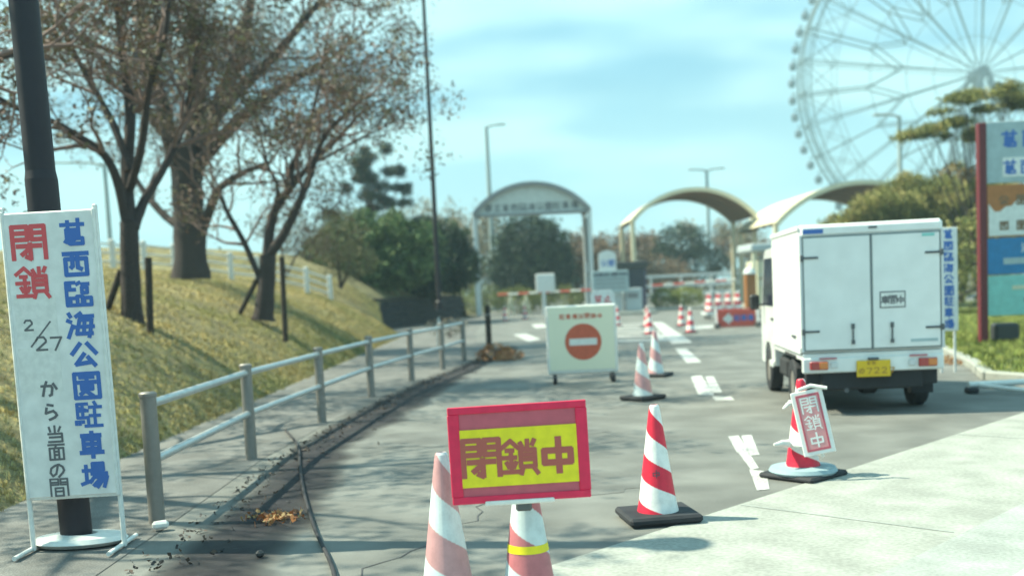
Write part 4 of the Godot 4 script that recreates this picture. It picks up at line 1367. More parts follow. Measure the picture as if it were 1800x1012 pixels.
	leafy("evergreen_tree", "dark rounded evergreen seen through the left canopy", "tree", "evergreens beyond the wall", Vector3(1.7, 0, -72), [[Vector3(0, 4.2, 0), Vector3(2.5, 2.2, 2.2)], [Vector3(-0.8, 2.6, 0.4), Vector3(2.2, 1.9, 1.8)], [Vector3(1.0, 2.6, 0.4), Vector3(1.9, 2.0, 1.8)]], 30000, leaf_s, lm, dark, 43)
	var pines := []
	for q in 26:
		var py := rng.randf_range(4.4, 9.0)
		var reach := lerpf(2.9, 1.0, (py - 4.4) / 4.6)
		pines.append([Vector3(rng.randf_range(-reach, reach), py, rng.randf_range(-0.8, 0.8)), Vector3(rng.randf_range(0.35, 0.8), rng.randf_range(0.25, 0.5), 0.6)])
	leafy("pine_tree", "tall dark pine with separate foliage pads above the evergreens", "tree", "pines", Vector3(-7.6, 1.2, -62), pines, 6500, needle, lm, dark, 44, 0.07, null, 0.05)
	var autumn := [Color(0.10, 0.065, 0.055), Color(0.15, 0.10, 0.07), Color(0.19, 0.15, 0.075)]
	leafy("small_tree", "small brown-leaved tree on the bank crest left of the evergreens", "tree", "small brown trees", Vector3(-8.4, 2.4, -40), [[Vector3(0, 1.7, 0), Vector3(1.2, 0.9, 1.0)], [Vector3(0.9, 1.2, 0), Vector3(0.9, 0.7, 0.8)]], 3500, leaf, lm, autumn, 45, 0.05)
	leafy("small_tree", "olive small tree touching the mid green evergreen", "tree", "small brown trees", Vector3(-6.7, 1.9, -42), [[Vector3(0, 1.9, 0), Vector3(1.1, 1.2, 1.0)], [Vector3(0.5, 1.0, 0.4), Vector3(1.1, 0.8, 0.9)]], 4500, leaf, lm, [Color(0.10, 0.09, 0.045), Color(0.13, 0.12, 0.05), Color(0.17, 0.15, 0.07)], 46, 0.07)
	# pale bare trees far beyond
	var tan := [Color(0.27, 0.23, 0.15), Color(0.33, 0.28, 0.18), Color(0.22, 0.17, 0.12)]
	var rust := [Color(0.20, 0.11, 0.07), Color(0.26, 0.17, 0.10), Color(0.15, 0.10, 0.08)]
	var kinds := [
		["wide pale bare tree just left of the left canopy", Vector3(-4.0, 0, -84), 9.0, tan], ["taller grey bare tree behind the very dark evergreen", Vector3(-7.5, 0, -92), 10.5, tan],
		["rust brown bare tree between the left and middle canopies", Vector3(7.6, 0, -84), 7.0, rust], ["brown bare tree low at the right inside the left canopy", Vector3(4.6, 0, -78), 5.0, rust],
		["brown bare tree at the left inside the middle canopy", Vector3(11.2, 0, -92), 6.5, rust], ["tan bare tree at the right inside the middle canopy", Vector3(17.6, 0, -90), 7.5, tan],
		["brown bare tree behind the pay booth", Vector3(21.0, 0, -96), 7.0, rust], ["far tan bare tree left inside the left canopy", Vector3(-0.6, 0, -96), 8.0, tan]]
	for i in kinds.size():
		bare_tree(kinds[i][0], kinds[i][1], kinds[i][2], 60 + i, mats["pale_bark"], lm, leaf_s, kinds[i][3], 12)
	leafy("evergreen_tree", "dark spreading evergreen in the centre of the middle canopy", "tree", "evergreens beyond the wall", Vector3(14.4, 0, -86), [[Vector3(0, 4.6, 0), Vector3(2.2, 1.5, 1.8)], [Vector3(-1.6, 3.0, 0.5), Vector3(2.0, 1.3, 1.6)], [Vector3(1.5, 3.0, 0), Vector3(2.2, 1.4, 1.6)]], 9000, leaf_s, lm, dark, 48)
	# hedges and shrubs
	leafy("brush_thicket", "tall tan leafless thicket between the dark evergreens and the left canopy", "thicket", "thickets beyond the gates", Vector3(-3.4, 0, -77), [[Vector3(0, 4.2, 0), Vector3(2.4, 2.4, 1.5)], [Vector3(-1.8, 2.8, 0.3), Vector3(2.2, 2.2, 1.5)], [Vector3(1.2, 2.2, 0.3), Vector3(2.0, 2.0, 1.4)]], 9000, leaf_s, lm, tan, 81, 0.06, mats["pale_bark"], 0.2)
	leafy("brush_thicket", "brown leafless thicket at the right under the left canopy", "thicket", "thickets beyond the gates", Vector3(5.0, 0, -74), [[Vector3(0, 2.6, 0), Vector3(1.6, 2.6, 1.4)], [Vector3(1.6, 2.2, 0.3), Vector3(1.5, 2.6, 1.4)]], 7000, leaf_s, lm, rust, 82, 0.06, mats["pale_bark"], 0.2)
	leafy("brush_thicket", "pinkish brown thicket at the left under the middle canopy", "thicket", "thickets beyond the gates", Vector3(10.4, 0, -82), [[Vector3(0, 2.0, 0), Vector3(2.4, 2.2, 1.4)], [Vector3(2.2, 1.6, 0.3), Vector3(2.2, 1.8, 1.4)]], 7000, leaf_s, lm, rust, 83, 0.06, mats["pale_bark"], 0.2)
	var lime := [Color(0.12, 0.15, 0.03), Color(0.18, 0.21, 0.04), Color(0.24, 0.26, 0.06)]
	leafy("hedge", "yellow green clipped hedge behind the left barrier", "hedge", "", Vector3(0.6, 0, -65), [[Vector3(-2.4, 0.9, 0), Vector3(1.7, 0.9, 0.8)], [Vector3(0, 0.8, 0), Vector3(1.8, 0.85, 0.8)], [Vector3(2.5, 0.75, 0), Vector3(1.8, 0.8, 0.8)]], 9000, leaf, lm, lime, 49, 0.04)
	leafy("shrub", "low yellow green shrub on the island under the middle canopy", "shrub", "", Vector3(9.2, 0.15, -55.6), [[Vector3(-0.9, 0.5, 0), Vector3(0.8, 0.55, 0.7)], [Vector3(0.3, 0.45, 0), Vector3(0.9, 0.5, 0.7)]], 4500, leaf, lm, lime, 50, 0.03)
	leafy("hedge", "dull dark hedge far back across all the lanes", "hedge", "", Vector3(9, 0, -100), [[Vector3(-14, 1.0, 0), Vector3(5, 1.5, 1.2)], [Vector3(-5, 1.1, 0), Vector3(6, 1.6, 1.2)], [Vector3(5, 1.2, 0), Vector3(6, 1.7, 1.2)], [Vector3(15, 1.2, 0), Vector3(7, 1.8, 1.2)], [Vector3(27, 1.2, 0), Vector3(7, 1.8, 1.2)]], 12000, leaf_s, lm, [Color(0.06, 0.06, 0.045), Color(0.10, 0.085, 0.06), Color(0.12, 0.12, 0.06)], 51, 0.05)
	leafy("shrub", "dry rust brown shrub at the end of the handrail fence", "shrub", "", Vector3(-0.35, 0, -21.6), [[Vector3(0, 0.14, 0), Vector3(0.40, 0.16, 0.5)], [Vector3(0.3, 0.10, 0.3), Vector3(0.32, 0.10, 0.4)]], 420, leaf, lm, [Color(0.18, 0.09, 0.06), Color(0.28, 0.13, 0.06), Color(0.36, 0.19, 0.08)], 52, 0.02)
	leafy("shrub", "grey bare shrub between handrail fence and stone wall", "shrub", "", Vector3(-1.95, 0, -33), [[Vector3(0, 0.4, 0), Vector3(0.7, 0.35, 0.5)]], 380, leaf, lm, [Color(0.14, 0.12, 0.10), Color(0.2, 0.18, 0.14), Color(0.10, 0.09, 0.08)], 53, 0.03)
	# pines on the right
	var olive := [Color(0.09, 0.11, 0.04), Color(0.16, 0.18, 0.055), Color(0.25, 0.26, 0.075), Color(0.33, 0.29, 0.10)]
	var pads := []
	for q in [[0.2, 4.3, 1.5], [-1.4, 3.6, 1.5], [1.5, 3.7, 1.4], [-2.4, 3.0, 1.2], [0.1, 3.1, 1.8], [2.3, 2.9, 1.4], [-1.3, 2.3, 1.6], [1.0, 2.2, 1.8], [2.7, 1.9, 1.2], [0.0, 1.5, 1.6]]:
		pads.append([Vector3(q[0], q[1], 0.6 * sin(q[0] * 2.0 + q[1])), Vector3(q[2], 0.62, 1.2)])
	leafy("pine_tree", "olive green spreading pine above the white truck", "tree", "pines", Vector3(15.4, 0.09, -39), pads, 24000, needle, lm, olive, 54, 0.12, null, 0.2)
	var pads2 := []
	for q in [[-0.9, 6.3], [-0.2, 6.75], [0.6, 6.9], [1.3, 6.6], [-1.7, 5.75], [-0.8, 5.95], [0.1, 5.7], [1.0, 5.5], [0.7, 4.7], [1.5, 4.4], [-0.2, 3.9], [1.1, 3.3], [-0.4, 2.7]]:
		for e in 3:
			pads2.append([Vector3(q[0] + rng.randfn() * 0.33, q[1] + rng.randfn() * 0.09, rng.randfn() * 0.4), Vector3(rng.randf_range(0.3, 0.75), rng.randf_range(0.07, 0.16), 0.4)])
	leafy("pine_tree", "slender trained pine with flat pads behind the big information board", "tree", "pines", Vector3(15.4, 0.09, -34), pads2, 4600, needle, lm, olive, 55, 0.028, null, 0.02)
	leafy("shrub", "olive shrub right of the pine, behind the vertical white sign", "shrub", "", Vector3(12.6, 0.09, -31), [[Vector3(0, 1.3, 0), Vector3(1.3, 1.2, 1.0)], [Vector3(1.4, 1.5, 0), Vector3(1.4, 1.4, 1.0)], [Vector3(2.8, 1.2, 0), Vector3(1.4, 1.2, 1.0)]], 8000, leaf, lm, olive, 56, 0.05)
	leafy("small_tree", "rust tinted small tree beside the trained pine", "tree", "small brown trees", Vector3(18.2, 0.09, -42), [[Vector3(0, 4.2, 0), Vector3(1.3, 1.3, 1.0)], [Vector3(0.8, 3.0, 0), Vector3(1.6, 1.2, 1.0)]], 4500, leaf_s, lm, [Color(0.16, 0.10, 0.04), Color(0.22, 0.15, 0.05), Color(0.16, 0.16, 0.05)], 57, 0.1)

# ---------------------------------------------------------------- cones and boards on the road
func street() -> void:
	var vivid := stripes("cone_vivid", 1, Color(0.66, 0.015, 0.05), Color(0.80, 0.80, 0.77), -1.0, 2.4, 0.90)
	var faded := stripes("cone_faded", 2, Color(0.56, 0.30, 0.31), Color(0.66, 0.74, 0.75), -1.0, 2.0, 0.3)
	var banded := stripes("cone_banded", 3, Color(0.62, 0.05, 0.08), Color(0.80, 0.76, 0.72), 0.0, 2.5, 0.55)
	var rub: Material = mats["rubber"]
	var g := "red and white traffic cones"
	var a := cone("bright striped cone on a thick black rubber base, mid foreground", Vector3(0.84, 0.0, -6.2), 8.0, vivid, rub, 1, g)
	var wr := MB.new()
	wr.write("中", 0.05, 0.005, Transform3D(Basis(Vector3.RIGHT, -0.15), Vector3(-0.03, 0.30, 0.0955)), Vector2(0.05, 0))
	part("scrawl", wr, mats["ink_dark"], a)
	var b := cone("striped cone carrying a tilted pink notice, near the truck", Vector3(2.04, 0.0, -7.35), 130.0, vivid, mats["grey_blue"], 2, g)
	var bl := MB.new()
	bl.box(Vector3(0, 0.022, 0), Vector3(0.45, 0.04, 0.45), Basis(), 0.015)
	part("rubber_foot", bl, rub, b)
	cone("faded striped cone left of the red closure sign", Vector3(-0.34, 0.0, -4.72), 60.0, faded, rub, 0, g)
	cone("faded cone of which the no-entry board stands left, black base", Vector3(1.6, 0.0, -12.8), 40.0, faded, rub, 1, g)
	cone("faded cone just behind the one beside the no-entry board", Vector3(2.2, 0.0, -15.9), 150.0, faded, rub, 1, g)
	cone("banded cone on the hatched marking, the nearer of two in line", Vector3(3.9, 0.0, -29.2), 0.0, banded, rub, 0, g)
	cone("banded cone on the hatched marking, the farther of two in line", Vector3(4.55, 0.0, -34.5), 30.0, banded, rub, 0, g)
	cone("banded cone left of the red arrow board, the nearer one", Vector3(5.04, 0.0, -29.1), 0.0, banded, rub, 0, g)
	cone("banded cone left of the red arrow board, the farther one", Vector3(5.6, 0.0, -34.0), 0.0, banded, rub, 0, g)
	var far := cone("small banded cone right beside the no-entry board's upper edge", Vector3(3.76, 0.0, -36.4), 0.0, banded, rub, 0, g)
	copy_of(far, "traffic_cone", "banded cone at the right of the red arrow board by the truck mirror", Vector3(9.3, 0, -39.5), 20, g)
	copy_of(far, "traffic_cone", "distant banded cone at the foot of the left canopy post", Vector3(-0.2, 0, -49.0), 20, g)
	copy_of(far, "traffic_cone", "distant banded cone before the blank square sign", Vector3(0.75, 0, -50.0), 50, g)
	var where := ["back left", "back second from left", "back second from right", "back right", "front left", "front second from left", "front second from right", "front right"]
	for i in 8:
		copy_of(far, "traffic_cone", where[i] + " cone of the bunch on the white trolley", Vector3(7.42 + (i % 4) * 0.35, 0.285, -38.95 + (i / 4) * 0.45), i * 37.0, "cones bunched on the trolley")
	# notice on cone B
	var n := thing("hanging_notice", "tilted pink notice with white edge hung on the cone near the truck", "notice", Vector3(2.04, 0, -7.16), -4.0)
	var bas := Basis(Vector3.BACK, deg_to_rad(9.5)) * Basis(Vector3.RIGHT, deg_to_rad(-10))
	var c := Vector3(0.03, 0.41, -0.03)
	part("sheet", one_box(c, Vector3(0.22, 0.45, 0.012), 0.004, bas), mats["white_panel"], n)
	part("field", one_box(c + bas * Vector3(0, 0, 0.0065), Vector3(0.165, 0.40, 0.002), 0, bas), mats["notice_pink"], n)
	for q in [[-0.075, 0, 0.012, 0.38], [0.075, 0, 0.012, 0.38], [0, 0.19, 0.15, 0.012], [0, -0.19, 0.15, 0.012]]:
		part("frame_line", one_box(c + bas * Vector3(q[0], q[1], 0.008), Vector3(q[2], q[3], 0.003), 0, bas), mats["sign_pink"], n)
	var w := MB.new()
	w.write("閉鎖中", 0.105, 0.011, Transform3D(bas, c + bas * Vector3(0, 0.12, 0.0085)), Vector2(0, -0.12))
	part("lettering", w, mats["white_panel"], n)
	var hk := MB.new()
	hk.tube(PackedVector3Array([c + Vector3(-0.1, 0.225, 0), c + Vector3(0, 0.25, -0.05), c + Vector3(0.1, 0.235, 0)]), PackedFloat32Array([0.012, 0.014, 0.012]), 8)
	part("hanger", hk, mats["frame_white"], n)
	# bar ends slipped over the cone
	var rg := thing("cone_bar_end", "white looped bar end slipped low over the notice cone", "cone bar", Vector3(2.04, 0, -7.35))
	var rr := MB.new()
	rr.lathe([Vector2(0.105, 0.20), Vector2(0.15, 0.198), Vector2(0.155, 0.21), Vector2(0.15, 0.222), Vector2(0.105, 0.22)], 24, Transform3D(Basis(Vector3.BACK, -0.16), Vector3(0, 0.02, 0)))
	part("loop", rr, mats["frame_white"], rg)
	var sp := MB.new()
	sp.tube(PackedVector3Array([Vector3(-0.12, 0.25, 0.06), Vector3(-0.17, 0.262, 0.09), Vector3(-0.23, 0.258, 0.11)]), PackedFloat32Array([0.03, 0.022, 0.008]), 8)
	part("spout", sp, mats["frame_white"], rg)
	var sp2 := MB.new()
	sp2.tube(PackedVector3Array([Vector3(0.03, 0.21, 0.13), Vector3(0.08, 0.19, 0.16), Vector3(0.10, 0.165, 0.17)]), PackedFloat32Array([0.03, 0.024, 0.01]), 8)
	part("spout", sp2, mats["frame_white"], rg)
	var rg2 := thing("cone_bar_end", "white bar end slipped high over the notice cone's neck", "cone bar", Vector3(2.04, 0, -7.35))
	var r2 := MB.new()
	r2.lathe([Vector2(0.06, 0.53), Vector2(0.09, 0.528), Vector2(0.092, 0.545), Vector2(0.06, 0.548)], 20)
	part("loop", r2, mats["frame_white"], rg2)
	var sp3 := MB.new()
	sp3.tube(PackedVector3Array([Vector3(-0.06, 0.535, 0.02), Vector3(-0.11, 0.525, 0.05), Vector3(-0.15, 0.50, 0.07)]), PackedFloat32Array([0.024, 0.018, 0.006]), 8)
	part("spout", sp3, mats["frame_white"], rg2)
	# no-entry board
	var e := thing("no_entry_board", "pale board with a red no-entry disc on dark castors", "sign board", Vector3(1.06, 0, -15.5), -2.0)
	part("frame", one_box(Vector3(0, 0.645, 0), Vector3(1.05, 1.02, 0.05), 0.02), mats["frame_white"], e)
	part("panel", one_box(Vector3(0, 0.665, 0.02), Vector3(0.97, 0.94, 0.026)), mats["board_cream"], e)
	var ds := MB.new()
	ds.lathe([Vector2(0.27, 0), Vector2(0.27, 0.004), Vector2(0, 0.004)], 40, Transform3D(Basis(Vector3.RIGHT, PI / 2), Vector3(0.02, 0.61, 0.034)))
	part("disc", ds, mats["no_entry"], e)
	part("disc_bar", one_box(Vector3(0.02, 0.61, 0.041), Vector3(0.41, 0.10, 0.003)), mats["frame_white"], e)
	var hw := MB.new()
	hw.write("駐車場は閉鎖中", 0.075, 0.011, Transform3D(Basis(), Vector3(-0.28, 0.99, 0.0345)), Vector2(0.093, 0))
	part("lettering", hw, mats["no_entry"], e)
	for sx: float in [-0.42, 0.44]:
		var l := MB.new()
		l.bar(Vector3(sx, 0.13, 0), Vector3(sx, 0.07, 0.12), 0.022, 8)
		l.bar(Vector3(sx, 0.13, 0), Vector3(sx, 0.07, -0.2), 0.022, 8)
		part("foot", l, mats["dark_plastic"], e)
		for z: float in [0.14, -0.22]:
			var wl := MB.new()
			wl.lathe([Vector2(0, -0.03), Vector2(0.06, -0.03), Vector2(0.065, 0), Vector2(0.06, 0.03), Vector2(0, 0.03)], 16, Transform3D(Basis(Vector3.BACK, PI / 2), Vector3(sx, 0.065, z)))
			part("castor", wl, rub, e)
	# small stop sign behind it
	var s := thing("small_stand_sign", "small white stand sign with red text behind the no-entry board", "sign", Vector3(1.62, 0, -18.0))
	var rp := PackedVector2Array([Vector2(-0.21, 0.82), Vector2(0.21, 0.82), Vector2(0.21, 1.27), Vector2(0.14, 1.36), Vector2(-0.14, 1.36), Vector2(-0.21, 1.27)])
	var sm := MB.new()
	sm.slab(rp, 0.03)
	part("panel", sm, mats["white_panel"], s)
	var st := MB.new()
	st.write("禁止", 0.12, 0.018, Transform3D(Basis(), Vector3(-0.08, 1.2, 0.032)), Vector2(0.16, 0))
	part("lettering", st, mats["ink_red"], s)
	for sx: float in [-0.16, 0.16]:
		part("leg", one_box(Vector3(sx, 0.41, 0.01), Vector3(0.03, 0.82, 0.03)), mats["frame_white"], s)
	# red arrow board
	var r := thing("arrow_board", "low red board with a white arrow pointing left", "sign board", Vector3(6.72, 0, -30.9), -3.0)
	part("panel", one_box(Vector3(0, 0.29, 0), Vector3(1.12, 0.52, 0.04), 0.01), mats["arrow_red"], r)
	var ar := MB.new()
	ar.slab(PackedVector2Array([Vector2(-0.42, 0.28), Vector2(-0.2, 0.46), Vector2(-0.2, 0.36), Vector2(-0.12, 0.36), Vector2(-0.12, 0.2), Vector2(-0.2, 0.2), Vector2(-0.2, 0.10)]), 0.004, Transform3D(Basis(), Vector3(0, 0, 0.021)))
	part("arrow", ar, mats["frame_white"], r)
	var at := MB.new()
	at.write("駐車場", 0.17, 0.03, Transform3D(Basis(), Vector3(0.02, 0.29, 0.022)), Vector2(0.19, 0))
	part("lettering", at, mats["ink_blue"], r)
	for sx: float in [-0.6, 0.6]:
		var l := MB.new()
		l.bar(Vector3(sx, 0.04, 0.25), Vector3(sx, 0.62, -0.02), 0.022, 8)
		l.bar(Vector3(sx, 0.04, -0.25), Vector3(sx, 0.62, -0.02), 0.022, 8)
		part("trestle_leg", l, mats["gate_white"], r)
		part("sandbag", one_box(Vector3(sx, 0.09, 0.12), Vector3(0.18, 0.16, 0.3), 0.06), mats["dark_plastic"], r)
	# brown post at the end of the fence, white delineator
	var bp := thing("short_post", "dark brown post at the far end of the handrail fence", "post", Vector3(-0.52, 0, -25.3))
	var bm := MB.new()
	bm.lathe([Vector2(0.07, 0), Vector2(0.07, 1.05), Vector2(0.05, 1.09), Vector2(0, 1.1)], 12)
	part("shaft", bm, mats["stake_wood"], bp)
	part("band", one_box(Vector3(0, 0.85, 0), Vector3(0.16, 0.05, 0.16), 0.01), mats["steel"], bp)
	var dl := thing("delineator_post", "white pointed marker post behind the handrail fence", "post", Vector3(-1.76, 0.012, -26.0))
	var dm := MB.new()
	dm.lathe([Vector2(0.06, 0), Vector2(0.06, 0.6), Vector2(0.0, 0.86)], 12)
	part("shaft", dm, mats["frame_white"], dl)
	var db := MB.new()
	db.lathe([Vector2(0.063, 0.45), Vector2(0.063, 0.52)], 12)
	part("reflector", db, mats["gate_white"], dl)
	# white pole lying by the lawn
	var wp := thing("lying_barrier_pole", "white pole lying on the road edge right of the truck", "barrier pole", Vector3(5.2, 0, -11.85))
	var wm := MB.new()
	wm.bar(Vector3(0, 0.10, 0), Vector3(2.4, 0.10, -0.12), 0.035, 10)
	part("pole", wm, mats["frame_white"], wp)
	var w3 := MB.new()
	w3.bar(Vector3(0.12, 0.09, 0.02), Vector3(0.66, 0.03, 0.62), 0.026, 8)
	part("leg", w3, mats["frame_white"], wp)
	part("foot", one_box(Vector3(0.72, 0.04, 0.66), Vector3(0.16, 0.08, 0.14), 0.02), mats["rubber"], wp)
	part("foot", one_box(Vector3(0.04, 0.035, 0), Vector3(0.12, 0.07, 0.16), 0.02), mats["rubber"], wp)
	# windscreen reflection, modelled as a thin black tube along the road
	var cb := MB.new()
	var cp := smooth_line([Vector3(-2.5, 0.025, -11.3), Vector3(-2.1, 0.025, -10.0), Vector3(-1.82, 0.02, -8.7), Vector3(-1.55, 0.02, -7.5), Vector3(-1.25, 0.02, -6.3), Vector3(-0.97, 0.02, -5.3), Vector3(-0.8, 0.02, -4.4)], 5)
	var cr := PackedFloat32Array()
	cr.resize(cp.size())
	cr.fill(0.012)
	cb.tube(cp, cr, 8)
	solo("reflection_line", cb, mats["reflection_black"], "windscreen reflection built as a thin black tube on the road", "reflection_line")

func wheel(t: Node3D, x: float, z: float) -> void:
	var m := MB.new()
	m.lathe([Vector2(0.15, -0.075), Vector2(0.255, -0.075), Vector2(0.27, -0.055), Vector2(0.272, 0), Vector2(0.27, 0.055), Vector2(0.255, 0.075), Vector2(0.15, 0.075)], 30, Transform3D(Basis(Vector3.BACK, PI / 2), Vector3(x, 0.272, z)))
	var ty := part("wheel", m, mats["rubber"], t)
	var r := MB.new()
	r.lathe([Vector2(0.0, -0.05), Vector2(0.15, -0.068), Vector2(0.15, 0.068), Vector2(0.0, 0.05)], 24, Transform3D(Basis(Vector3.BACK, PI / 2), Vector3(x, 0.272, z)))
	part("rim", r, mats["steel"], ty)

func truck() -> void:
	var t := thing("box_truck", "small white box truck seen from behind with a yellow plate", "truck", Vector3(3.63, 0, -10.45), -6.5)
	var white: Material = mats["box_white"]
	part("cargo_box", one_box(Vector3(0, 1.285, -1.0), Vector3(1.40, 1.29, 1.98), 0.03), white, t)
	# rear doors
	for sx: float in [-1.0, 1.0]:
		var d := part("rear_door", one_box(Vector3(sx * 0.335, 1.235, -0.005), Vector3(0.655, 1.13, 0.03), 0.008), white, t)
		for y: float in [1.60, 0.86]:
			part("hinge", one_box(Vector3(sx * 0.60, y, 0.016), Vector3(0.17, 0.022, 0.014), 0.004), mats["hinge"], d)
			part("hinge_knuckle", one_box(Vector3(sx * 0.675, y, 0.02), Vector3(0.035, 0.06, 0.022), 0.006), mats["hinge"], d)
		var l := MB.new()
		l.bar(Vector3(sx * 0.19, 0.73, 0.022), Vector3(sx * 0.19, 0.92, 0.022), 0.008, 6)
		l.box(Vector3(sx * 0.19, 0.90, 0.022), Vector3(0.03, 0.05, 0.02))
		l.box(Vector3(sx * 0.19, 0.74, 0.022), Vector3(0.03, 0.04, 0.02))
		part("latch", l, mats["hinge"], d)
	part("door_gap", one_box(Vector3(0, 1.235, 0.0), Vector3(0.016, 1.13, 0.026)), mats["seam"], t)
	part("header", one_box(Vector3(0, 1.865, -0.02), Vector3(1.36, 0.105, 0.055), 0.02), white, t)
	part("header_seam", one_box(Vector3(0, 1.806, 0.004), Vector3(1.34, 0.008, 0.012)), mats["seam"], t)
	part("maker_label", one_box(Vector3(-0.56, 1.86, 0.008), Vector3(0.20, 0.045, 0.004)), mats["ink_blue"], t)
	part("small_label", one_box(Vector3(0.55, 1.775, 0.0115), Vector3(0.12, 0.03, 0.004)), mats["board_teal"], t)
	part("badge_strip", one_box(Vector3(0.5, 0.735, 0.0115), Vector3(0.26, 0.03, 0.004)), mats["board_grey"], t)
	var st := part("sticker", one_box(Vector3(0.20, 1.15, 0.0115), Vector3(0.25, 0.165, 0.004)), mats["ink_grey"], t)
	part("sticker_field", one_box(Vector3(0.20, 1.15, 0.0125), Vector3(0.225, 0.14, 0.005)), mats["white_panel"], st)
	var sw := MB.new()
	sw.write("車間中", 0.075, 0.012, Transform3D(Basis(), Vector3(0.125, 1.15, 0.0155)), Vector2(0.075, 0))
	part("lettering", sw, mats["ink_grey"], st)
	part("top_marker", one_box(Vector3(0.02, 1.875, 0.01), Vector3(0.08, 0.02, 0.012)), mats["hinge"], t)
	for sx: float in [-1.0, 1.0]:
		part("corner_trim", one_box(Vector3(sx * 0.683, 1.24, 0.004), Vector3(0.03, 1.18, 0.012), 0.004), mats["lens_clear"], t)
		part("door_seal", one_box(Vector3(sx * 0.664, 1.235, 0.0), Vector3(0.008, 1.13, 0.024)), mats["seam"], t)
	part("bottom_seal", one_box(Vector3(0, 0.664, 0.0), Vector3(1.33, 0.01, 0.022)), mats["seam"], t)
	for k in 9:
		part("rivet", one_box(Vector3(-0.72, 0.76 + k * 0.135, -0.05), Vector3(0.006, 0.014, 0.014), 0.003), mats["lens_clear"], t)
	# side wall details
	part("side_rail", one_box(Vector3(-0.705, 0.67, -1.0), Vector3(0.02, 0.07, 1.96), 0.006), white, t)
	part("side_rail", one_box(Vector3(-0.703, 1.90, -1.0), Vector3(0.02, 0.05, 1.96), 0.006), white, t)
	part("side_handle", one_box(Vector3(-0.708, 0.80, -0.4), Vector3(0.02, 0.03, 0.22), 0.005), mats["hinge"], t)
	# bed and rear valance
	part("flat_bed", one_box(Vector3(0, 0.60, -1.0), Vector3(1.38, 0.075, 1.97), 0.01), mats["car_white"], t)
	part("rear_valance", one_box(Vector3(0, 0.515, -0.03), Vector3(1.38, 0.155, 0.06), 0.012), mats["car_white"], t)
	for sx: float in [-1.0, 1.0]:
		var l := part("tail_light", one_box(Vector3(sx * 0.53, 0.515, 0.012), Vector3(0.18, 0.085, 0.03), 0.008), mats["lens_red"], t)
		part("indicator", one_box(Vector3(sx * 0.53 + 0.045, 0.515, 0.019), Vector3(0.085, 0.07, 0.024), 0.005), mats["lens_orange"], l)
		part("reflector", one_box(Vector3(sx * 0.44, 0.585, 0.012), Vector3(0.17, 0.014, 0.02)), mats["sign_pink"], t)
		part("reversing_light", one_box(Vector3(sx * 0.38, 0.515, 0.008), Vector3(0.07, 0.06, 0.02), 0.006), mats["lens_clear"], t)
	var pl := part("number_plate", one_box(Vector3(0, 0.47, 0.026), Vector3(0.33, 0.165, 0.012), 0.004), mats["plate_yellow"], t)
	var pw := MB.new()
	pw.write("の7227", 0.062, 0.010, Transform3D(Basis(), Vector3(-0.115, 0.45, 0.0335)), Vector2(0.073, 0))
	pw.write("葛西", 0.035, 0.005, Transform3D(Basis(), Vector3(-0.05, 0.525, 0.0335)), Vector2(0.05, 0))
	part("plate_lettering", pw, mats["plate_ink"], pl)
	part("plate_lamp", one_box(Vector3(0, 0.568, 0.02), Vector3(0.10, 0.025, 0.05), 0.005), mats["hinge"], t)
	# dark underside
	part("chassis", one_box(Vector3(0, 0.36, -1.55), Vector3(1.0, 0.22, 3.0), 0.02), mats["under_dark"], t)
	part("rear_skirt", one_box(Vector3(0, 0.36, -0.12), Vector3(1.30, 0.15, 0.06), 0.01), mats["under_dark"], t)
	var ax := MB.new()
	ax.bar(Vector3(-0.55, 0.272, -0.75), Vector3(0.55, 0.272, -0.75), 0.05, 10)
	ax.box(Vector3(0.1, 0.26, -0.75), Vector3(0.24, 0.24, 0.26), Basis(), 0.06)
	part("rear_axle", ax, mats["under_dark"], t)
	for sx: float in [-1.0, 1.0]:
		part("mud_flap", one_box(Vector3(sx * 0.58, 0.31, -0.4), Vector3(0.22, 0.30, 0.012)), mats["under_dark"], t)
		wheel(t, sx * 0.61, -0.75)
		wheel(t, sx * 0.61, -2.65)
		part("wheel_guard", one_box(Vector3(sx * 0.61, 0.585, -0.75), Vector3(0.2, 0.03, 0.7), 0.01), mats["under_dark"], t)
	var fuel := MB.new()
	fuel.box(Vector3(-0.5, 0.38, -1.65), Vector3(0.3, 0.24, 0.6), Basis(), 0.04)
	part("tank", fuel, mats["under_dark"], t)
	var ex := MB.new()
	ex.bar(Vector3(-0.25, 0.26, -1.2), Vector3(-0.25, 0.25, -0.05), 0.025, 8)
	part("exhaust", ex, mats["hinge"], t)
	# cab
	var prof := PackedVector2Array([Vector2(-2.04, 0.36), Vector2(-2.04, 1.70), Vector2(-2.14, 1.78), Vector2(-2.72, 1.77), Vector2(-2.86, 1.72), Vector2(-3.22, 1.02), Vector2(-3.28, 0.72), Vector2(-3.28, 0.34), Vector2(-2.98, 0.34), Vector2(-2.93, 0.52), Vector2(-2.80, 0.62), Vector2(-2.52, 0.62), Vector2(-2.38, 0.52), Vector2(-2.34, 0.36)])
	var cab := MB.new()
	cab.slab(prof, 1.36, Transform3D(Basis(Vector3(0, 0, 1), Vector3.UP, Vector3.RIGHT), Vector3(-0.68, 0, 0)))
	part("cab", cab, mats["car_white"], t)
